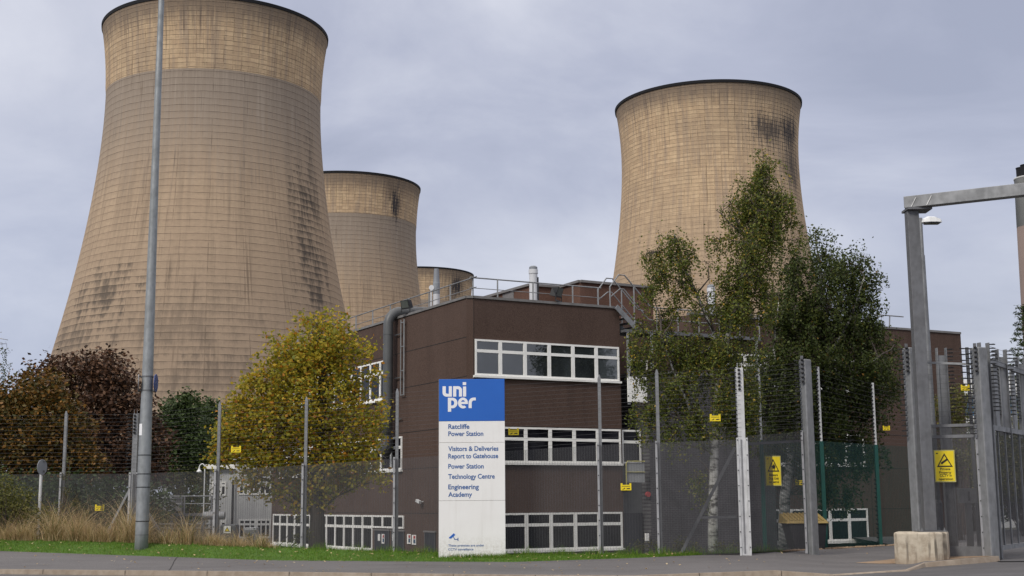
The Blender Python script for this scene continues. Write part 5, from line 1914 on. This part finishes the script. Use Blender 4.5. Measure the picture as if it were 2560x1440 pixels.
# ------------------------------------------------------------------ trees
def leaf_mesh(name, cen, size, m, parent, droop=0.0, aspect=0.62):
    """many small folded leaves: one kinked quad each"""
    n = len(cen)
    d = RNG.normal(size=(n, 3))
    d[:, 2] = d[:, 2] * 0.6 - droop
    d /= np.linalg.norm(d, axis=1)[:, None]
    r = RNG.normal(size=(n, 3))
    s_ = np.cross(d, r)
    s_ /= np.linalg.norm(s_, axis=1)[:, None] + 1e-9
    nn_ = np.cross(s_, d)
    L = size * RNG.uniform(0.6, 1.25, n)[:, None]
    Wd = L * aspect
    base = cen - d * L * .5
    tip = cen + d * L * .5
    mid_ = cen + nn_ * L * RNG.uniform(-.15, .15, n)[:, None]
    V = np.stack([base, mid_ - s_ * Wd * .5, tip, mid_ + s_ * Wd * .5], 1).reshape(-1, 3)
    idx = np.arange(n)[:, None] * 4 + np.array([[0, 1, 2, 3]])
    return np_mesh(name, V, [idx], m, parent)


def sample_blobs(blobs, D, n, flat=0.55, shell=2.4, depth_off=None):
    """points inside blobs given as (px, py, radius px[, depth offset m]); returns points and blob centres"""
    A = np.array([b[2] ** 2 for b in blobs], float)
    pick = RNG.choice(len(blobs), n, p=A / A.sum())
    cs = []
    for b in blobs:
        c_ = P(b[0], b[1], D)
        if len(b) > 3:
            c_[1] += b[3]
        cs.append(c_)
    cs = np.array(cs)
    R = np.array([b[2] * D / F for b in blobs])
    d = RNG.normal(size=(n, 3))
    d /= np.linalg.norm(d, axis=1)[:, None]
    rad = RNG.random(n) ** (1 / shell)
    pts = cs[pick] + d * (rad * R[pick])[:, None] * np.array([1, 1.25, 1])
    return pts, cs, R, pick


def limbs(mb, trunk, cs, R, rad0, rng, twigs=None, pick=None, tw_r=0.012, every=6):
    """curved limbs from the trunk to each blob, and twigs to some of the leaf clumps"""
    tr = np.array([t[:3] for t in trunk])
    for c_, r in zip(cs, R):
        cand = [i for i in range(len(tr)) if tr[i][2] < c_[2] - 0.25 * r]
        if not cand:
            cand = [0]
        i = min(cand, key=lambda j: np.linalg.norm((tr[j] - c_) * np.array([1, 1, .75])))
        a = tr[i]
        m1 = a * .55 + c_ * .45 + np.array([rng.gauss(0, .12), rng.gauss(0, .12), .18 * r])
        L = np.linalg.norm(c_ - a)
        r0 = min(rad0 * .45, 0.02 + L * 0.012)
        mb.tube([a, a * .78 + m1 * .22 + [0, 0, .04], m1, m1 * .4 + c_ * .6 + [0, 0, .05], c_], [r0, r0 * .85, r0 * .6, r0 * .42, r0 * .25], 6, cap=False)
    if twigs is not None:
        for j in range(0, len(twigs), every):
            a = cs[pick[j]]
            b = twigs[j]
            m1 = a * .5 + b * .5 + np.array([rng.gauss(0, .08), rng.gauss(0, .08), abs(rng.gauss(0, .08))])
            mb.tube([a, m1, b], [tw_r * 1.6, tw_r, tw_r * .5], 3, cap=False)


def broad_tree(name, label, cat, blobs, D, trunk_px, tw, nclump, per, crad, lsize, lm, bark, group=None, every=6, shell=2.4, depth=None):
    base = P(trunk_px[0][0], trunk_px[0][1], D)
    t = thing(name, (base[0], D, -0.2), label, cat, group)
    tr = []
    N_ = len(trunk_px)
    for i, (x, y) in enumerate(trunk_px):
        q = P(x, y, D)
        if i == 0:
            q[2] = -0.3
        tr.append(q)
    tb = MB()
    tb.tube(tr, [tw * (1 - .62 * i / (N_ - 1)) * (1.25 if i == 0 else 1) for i in range(N_)], 12)
    tb.build('trunk', bark, t, smooth=True)
    pts, cs, R, pick = sample_blobs(blobs, D, nclump, shell=shell)
    lb_ = MB()
    limbs(lb_, tr[1:], cs, R, tw, random, pts, pick, 0.010, every)
    lb_.build('branch', M['twig'], t, smooth=True)
    off = RNG.normal(size=(nclump, per, 3)) * crad * np.array([1, 1, .75])
    cen = (pts[:, None, :] + off).reshape(-1, 3)
    leaf_mesh('crown', cen, lsize, lm, t)
    return t


broad_tree('maple_tree', 'yellow autumn tree with a broad crown beside the office behind the fence', 'tree',
           [(826, 828, 52), (800, 860, 75), (752, 915, 80), (842, 900, 70), (700, 985, 90), (790, 990, 120), (885, 990, 36), (640, 1040, 78), (720, 1080, 110), (850, 1090, 110), (930, 1065, 40), (600, 1108, 62), (660, 1140, 66), (810, 1170, 70), (900, 1140, 60), (560, 1125, 34), (735, 1180, 50), (872, 1200, 40), (640, 1210, 30, -.4), (955, 1010, 20), (700, 870, 45), (650, 950, 45), (600, 1030, 40), (905, 880, 35), (950, 1200, 22, -.3), (800, 1235, 46), (705, 1225, 40), (625, 1180, 40), (860, 1160, 56), (755, 1245, 40), (905, 1195, 30), (780, 795, 26), (560, 1080, 26), (545, 1150, 22), (930, 935, 24), (590, 990, 22)],
           44.5, [(793, 1400), (793, 1290), (790, 1180), (800, 1080), (806, 980), (812, 890)], 0.27, 1950, 15, 0.18, 0.145, M['lf_maple'], M['bark'], every=5, shell=2.6)
broad_tree('copper_tree', 'dark copper leaved tree rising behind the lamp column', 'tree',
           [(235, 915, 55), (180, 950, 60), (290, 955, 65), (235, 1000, 95), (320, 1030, 72), (270, 1090, 110), (365, 1110, 62), (200, 1080, 90), (330, 1160, 70), (390, 1180, 40), (140, 920, 35), (270, 905, 36), (90, 945, 42)],
           68, [(270, 1260), (268, 1180), (262, 1080), (255, 990)], 0.35, 1150, 17, 0.28, 0.23, M['lf_copper'], M['bark'], 'trees behind the left fence', every=9)
broad_tree('bronze_tree', 'olive and bronze leaved tree at the left edge before the copper tree', 'tree',
           [(105, 985, 62), (40, 1005, 70), (-30, 1000, 70), (90, 1060, 100), (0, 1080, 95), (160, 1075, 72), (120, 1130, 95), (30, 1150, 80), (190, 1150, 62), (-60, 1100, 90), (220, 1160, 40)],
           61, [(95, 1270), (95, 1180), (92, 1100), (95, 1030)], 0.32, 1350, 17, 0.26, 0.205, M['lf_bronze'], M['bark'], 'trees behind the left fence', every=9)
for lab, bl, D, tp in (('dark evergreen tree just right of the lamp column', [(450, 1040, 55), (430, 1090, 62), (480, 1100, 62), (450, 1150, 66), (400, 1160, 50), (470, 1005, 28), (500, 1150, 50)], 84, [(450, 1270), (450, 1180), (452, 1080), (455, 1030)]),
                       ('dark evergreen tree farther right, against the edge of the yellow tree', [(535, 1050, 48), (565, 1060, 45), (540, 1110, 62), (590, 1100, 50), (550, 1160, 60), (515, 1020, 22), (600, 1150, 55)], 88, [(545, 1270), (545, 1180), (546, 1100), (548, 1060)])):
    broad_tree('evergreen_tree', lab, 'tree', bl, D, tp, 0.28, 950, 15, 0.32, 0.25, M['lf_dark'], M['bark'], 'evergreens behind the yard', every=12)


def birch(name, label, blobs, D, trunk, tw, extra, nstr, lm, lsize, hang, group=None, ncl=300, per=10):
    base = P(*trunk[0], D)
    t = thing(name, (base[0], D, 0.0), label, 'tree', group)
    tr = [P(x, y, D) for x, y in trunk]
    tr[0][2] = 0.0
    N_ = len(tr)
    tb = MB()
    tb.tube(tr, [tw * (1 - .8 * i / (N_ - 1)) for i in range(N_)], 12)
    tb.build('trunk', M['birch'], t, smooth=True)
    eb = MB()
    allp = list(tr[2:])
    for path, r0, dy in extra:
        pp = [P(x, y, D) + np.array([0, dy * i / (len(path) - 1), 0]) for i, (x, y) in enumerate(path)]
        eb.tube(pp, [r0 * (1 - .7 * i / (len(pp) - 1)) for i in range(len(pp))], 8)
        allp += pp
    eb.build('limb', M['birch'], t, smooth=True)
    ncl_ = nstr // 7
    pts, cs, R, pick = sample_blobs(blobs, D, ncl_, shell=2.2)
    pts = np.repeat(pts, 7, 0) + RNG.normal(size=(ncl_ * 7, 3)) * np.array([.15, .17, .10])
    pick = np.repeat(pick, 7)
    nstr = ncl_ * 7
    lb_ = MB()
    limbs(lb_, allp, cs, R, tw, random, pts, pick, 0.009, 3)
    cen = []
    for j in range(nstr):
        r_px = R[pick[j]]
        L = random.uniform(.25, 1.0) * hang * (0.6 + 0.5 * r_px)
        p = pts[j].copy()
        sx, sy = random.gauss(0, .12), random.gauss(0, .12)
        m_ = max(5, int(L / 0.03))
        tt_ = np.linspace(0, 1, m_)
        line = p + np.stack([sx * tt_ + .04 * np.sin(tt_ * 5 + j), sy * tt_, -L * tt_ ** 1.15], 1)
        cen.append(line + RNG.normal(size=(m_, 3)) * np.array([.05, .05, .035]))
        if j % 2 == 0:
            lb_.tube([p, line[m_ // 2], line[-1]], [.007, .005, .003], 3, cap=False)
    lb_.build('branch', M['twig'], t, smooth=True)
    p2, _, _, _ = sample_blobs(blobs, D, ncl, shell=2.0)
    off = RNG.normal(size=(ncl, per, 3)) * .16
    cen.append((p2[:, None, :] + off).reshape(-1, 3))
    leaf_mesh('crown', np.concatenate(cen), lsize, lm, t, droop=0.5)
    return t


birch('birch_tree', 'tall weeping birch with pale trunk rising from the verge fence before the right tower',
      [(1908, 395, 18), (1906, 415, 26, -.3), (1908, 425, 34), (1885, 480, 52), (1930, 500, 52), (1865, 535, 58), (1915, 560, 60), (1960, 520, 30), (1975, 560, 26), (1822, 515, 26), (1790, 525, 12), (1870, 620, 62), (1905, 680, 50), (1845, 690, 58), (1880, 740, 66), (1830, 790, 56),
       (1690, 605, 46), (1640, 630, 34), (1725, 640, 30), (1660, 690, 52), (1710, 710, 38), (1625, 730, 24), (1770, 660, 22), (1690, 770, 34), (1765, 740, 28), (1655, 790, 34),
       (1610, 830, 40), (1660, 860, 54), (1600, 900, 36), (1720, 860, 40), (1760, 890, 56), (1700, 920, 56), (1640, 930, 46), (1825, 880, 62), (1850, 940, 60), (1780, 960, 52), (1590, 950, 26), (1720, 990, 44), (1650, 1000, 36), (1830, 1010, 44), (1600, 1030, 24), (1745, 1060, 38), (1690, 1050, 24), (1620, 1070, 16), (1720, 1130, 30), (1740, 1190, 26), (1760, 1240, 16), (1590, 890, 20), (1605, 1010, 28), (1690, 1085, 34), (1840, 1050, 48), (1855, 980, 48), (1600, 1095, 20), (1935, 440, 22), (1990, 600, 18), (1800, 600, 26), (1795, 950, 46, -.8), (1800, 865, 46, -.8), (1830, 785, 46, -.8), (1850, 700, 44, -.8), (1870, 620, 44, -.7), (1885, 540, 38, -.7), (1900, 460, 30, -.5), (1790, 1035, 36, -.7), (1690, 955, 34, -.7), (1655, 870, 34, -.7), (1722, 1040, 28, -.6), (1745, 770, 30, -.6), (1690, 660, 34, -.5)],
      42.0, [(1783, 1400), (1782, 1300), (1784, 1200), (1787, 1110), (1792, 1030), (1796, 940), (1820, 840), (1850, 720), (1880, 600), (1898, 500), (1905, 440)], 0.17,
      [([(1776, 1130), (1745, 1080), (1735, 1060), (1712, 1000), (1680, 930), (1650, 850)], .07, -.5), ([(1796, 960), (1785, 830), (1745, 735), (1710, 660), (1690, 580)], .075, .4), ([(1784, 1120), (1765, 1085), (1745, 1065)], .03, .2), ([(1795, 1120), (1812, 1085), (1830, 1030), (1850, 960)], .05, .4), ([(1850, 720), (1895, 620), (1950, 510)], .04, 0)],
      2900, M['lf_birch'], 0.092, 0.95, 'birches beside the office', 480, 12)
birch('birch_tree', 'broad dark birch behind the gate, right of the tall weeping birch',
      [(2040, 590, 22), (1985, 650, 56), (2060, 640, 58), (2125, 660, 52), (2160, 700, 48), (2000, 720, 80), (2085, 730, 92), (2165, 750, 50), (1975, 800, 74), (2060, 830, 100), (2150, 830, 70), (1945, 900, 74), (2040, 930, 110), (2140, 930, 86), (2215, 900, 40), (2180, 880, 36), (1925, 985, 66), (2010, 1030, 84), (2110, 1030, 84), (2200, 980, 56), (2200, 1040, 46), (1890, 960, 44), (1960, 1080, 60), (2060, 1110, 60), (2240, 860, 18), (1935, 740, 36), (2140, 1110, 46), (2100, 1180, 56), (2165, 1140, 46), (2060, 1230, 40), (2000, 1150, 52), (1925, 1120, 48), (2130, 1240, 36), (2180, 800, 40), (2245, 960, 24), (1985, 1000, 50, -1), (2020, 900, 56, -1), (2050, 780, 56, -1), (2060, 700, 44, -.8), (1950, 900, 44, -.9), (1945, 790, 40, -.8), (2150, 930, 50, -.9)],
      49.0, [(1962, 1395), (1960, 1310), (1962, 1240), (1975, 1160), (1990, 1080), (2015, 980), (2040, 880), (2055, 760), (2050, 660)], 0.24,
      [([(1990, 1080), (1960, 980), (1930, 880), (1940, 760)], .09, -.5), ([(2015, 980), (2070, 890), (2120, 800), (2150, 700)], .09, -.6), ([(2000, 1040), (2090, 980), (2140, 930), (2180, 900)], .06, -.8), ([(2040, 880), (2000, 780), (1985, 670)], .06, .6)],
      3300, M['lf_birch_dark'], 0.112, 0.85, 'birches beside the office', 1700, 13)


def shrub(name, label, blobs, D, nclump, per, crad, lsize, lm, group=None):
    c_ = P(blobs[0][0], blobs[0][1], D)
    t = thing(name, (c_[0], D, -0.2), label, 'shrub', group)
    pts, cs, R, pick = sample_blobs(blobs, D, nclump, shell=2.2)
    b = MB()
    for j in range(0, nclump, 4):
        r0 = np.array([c_[0] + random.gauss(0, .15), D + random.gauss(0, .15), -0.2])
        b.tube([r0, r0 * .5 + pts[j] * .5 + [0, 0, .1], pts[j]], [.02, .013, .006], 4, cap=False)
    b.build('stem', M['twig'], t)
    off = RNG.normal(size=(nclump, per, 3)) * crad
    leaf_mesh('foliage', (pts[:, None, :] + off).reshape(-1, 3), lsize, lm, t)


shrub('bush', 'olive green bush on the bank at the far left', [(20, 1250, 58), (70, 1275, 50), (-40, 1240, 70), (110, 1300, 36), (10, 1300, 60), (150, 1320, 26), (-80, 1290, 60)], 43.2, 520, 16, .13, .085, M['lf_shrub'])
shrub('hedge', 'dark hedge behind the mesh under the bronze tree', [(-60, 1270, 70), (20, 1260, 66), (100, 1255, 66), (180, 1258, 66), (260, 1262, 66), (330, 1268, 60), (390, 1250, 40), (60, 1320, 60), (220, 1325, 60), (340, 1330, 50)], 57, 1100, 15, .3, .2, M['lf_dark'])
shrub('bush', 'thin pale bush behind the equipment housing', [(450, 1225, 44), (500, 1210, 40), (420, 1210, 36), (520, 1250, 34), (470, 1260, 40)], 72, 150, 10, .3, .16, M['lf_shrub'])
shrub('weeds', 'low weeds at the foot of the dark brick wall', [(1600, 1372, 14), (1640, 1368, 16), (1700, 1365, 16), (1740, 1372, 12), (1570, 1376, 8), (1800, 1372, 12), (1830, 1374, 10)], 38.6, 130, 12, .08, .06, M['lf_shrub'])
shrub('weeds', 'straggling weeds under the yellow tree beside the ground floor windows', [(655, 1358, 12), (740, 1350, 14), (765, 1335, 10), (700, 1366, 10), (630, 1345, 12), (750, 1300, 8)], 40.6, 60, 9, .08, .07, M['lf_shrub'])
shrub('shrub', 'yellow green shrub behind the rear gate post', [(2370, 1010, 36), (2395, 1040, 36), (2345, 1040, 30), (2400, 985, 24), (2380, 1080, 40), (2370, 1150, 50), (2420, 1150, 40)], 56, 260, 14, .22, .13, M['lf_shrub'])
shrub('shrub', 'green shrub behind the sliding gate', [(2560, 1050, 40), (2600, 1080, 60), (2555, 1120, 50), (2500, 1110, 30), (2530, 1180, 60), (2470, 1170, 40), (2580, 1200, 60), (2490, 1220, 50)], 62, 520, 14, .25, .14, M['lf_shrub'])
shrub('hedge', 'dark hedge behind the gate and the mesh bay with the camera notice', [(2400, 1130, 60), (2460, 1130, 60), (2530, 1135, 60), (2600, 1140, 60), (2400, 1200, 70), (2470, 1205, 70), (2550, 1205, 70), (2620, 1210, 60)], 72, 1100, 15, .3, .2, M['lf_dark'])
# tall weeds standing in the left mesh
shrub('weeds', 'tall brown weed stalks against the third fence post from the left', [(160, 1190, 12), (166, 1230, 14), (156, 1270, 16), (170, 1150, 8), (190, 1260, 14), (215, 1290, 14), (140, 1290, 14)], 43.6, 110, 8, .06, .05, M['weed'])

# tip of a birch reaching in at the left edge
birch('birch_tree', 'weeping birch just outside the left edge, its branch tips hanging into view',
      [(-25, 880, 42), (5, 860, 22), (-60, 900, 60), (-40, 960, 50), (-80, 1000, 60)], 52, [(-110, 1270), (-105, 1100), (-95, 960), (-80, 860)], .14, [([(-95, 960), (-60, 880), (-5, 845), (20, 850)], .035, 0), ([(-90, 900), (-40, 840), (5, 830)], .03, 0)], 120, M['lf_birch_dark'], .085, .8, 'birches beside the office', 40, 8)
# conifer at the right edge
D = 66
q = P(2592, 1250, D)
cf_ = thing('conifer_tree', (q[0], D, -0.2), 'dark conifer whose branch tips show at the right edge above the gate', 'tree')
zt_c = P(2592, 765, D)[2]
MB().tube([(q[0], D, -.3), (q[0], D, zt_c)], [.25, .03], 8).build('trunk', M['bark'], cf_)
bp, bl_ = MB(), []
for i in range(110):
    f_ = i / 110
    z = zt_c * (1 - f_ * .93)
    L = .25 + 1.75 * f_ ** .8
    a = i * 2.39996
    e = np.array([q[0] + L * math.cos(a), D + L * math.sin(a), z - .12 * L + .1])
    s0_ = np.array([q[0], D, z])
    bp.tube([s0_, (s0_ + e) / 2 - [0, 0, .05], e], [.03, .02, .008], 4, cap=False)
    for t in np.linspace(.15, 1.02, int(9 + 26 * L)):
        bl_.append(s0_ + (e - s0_) * t + np.array([random.gauss(0, .07), random.gauss(0, .07), random.gauss(-.03, .04)]))
bp.build('branch', M['twig'], cf_)
leaf_mesh('crown', np.repeat(np.array(bl_), 3, 0) + RNG.normal(size=(len(bl_) * 3, 3)) * .05, .2, M['lf_dark'], cf_, 0.1, .22)

# far tree line that closes the horizon behind the yard
pts = []
for i in range(5200):
    x = RNG.uniform(-90, 95)
    y = 135 + RNG.uniform(0, 14) + abs(x) * .1
    h = 4.5 + 2.5 * math.sin(x * .21) + 1.5 * math.sin(x * .53 + 1) + RNG.normal() * .6
    pts.append((x, y, RNG.random() ** .7 * h))
V = np.repeat(np.array(pts), 7, 0) + RNG.normal(size=(len(pts) * 7, 3)) * np.array([.5, .5, .4])
ob = leaf_mesh('far_trees', V, .6, M['lf_dark'], None)
tag(ob, 'low far line of dark trees closing the horizon behind the yard', 'trees', kind='stuff')
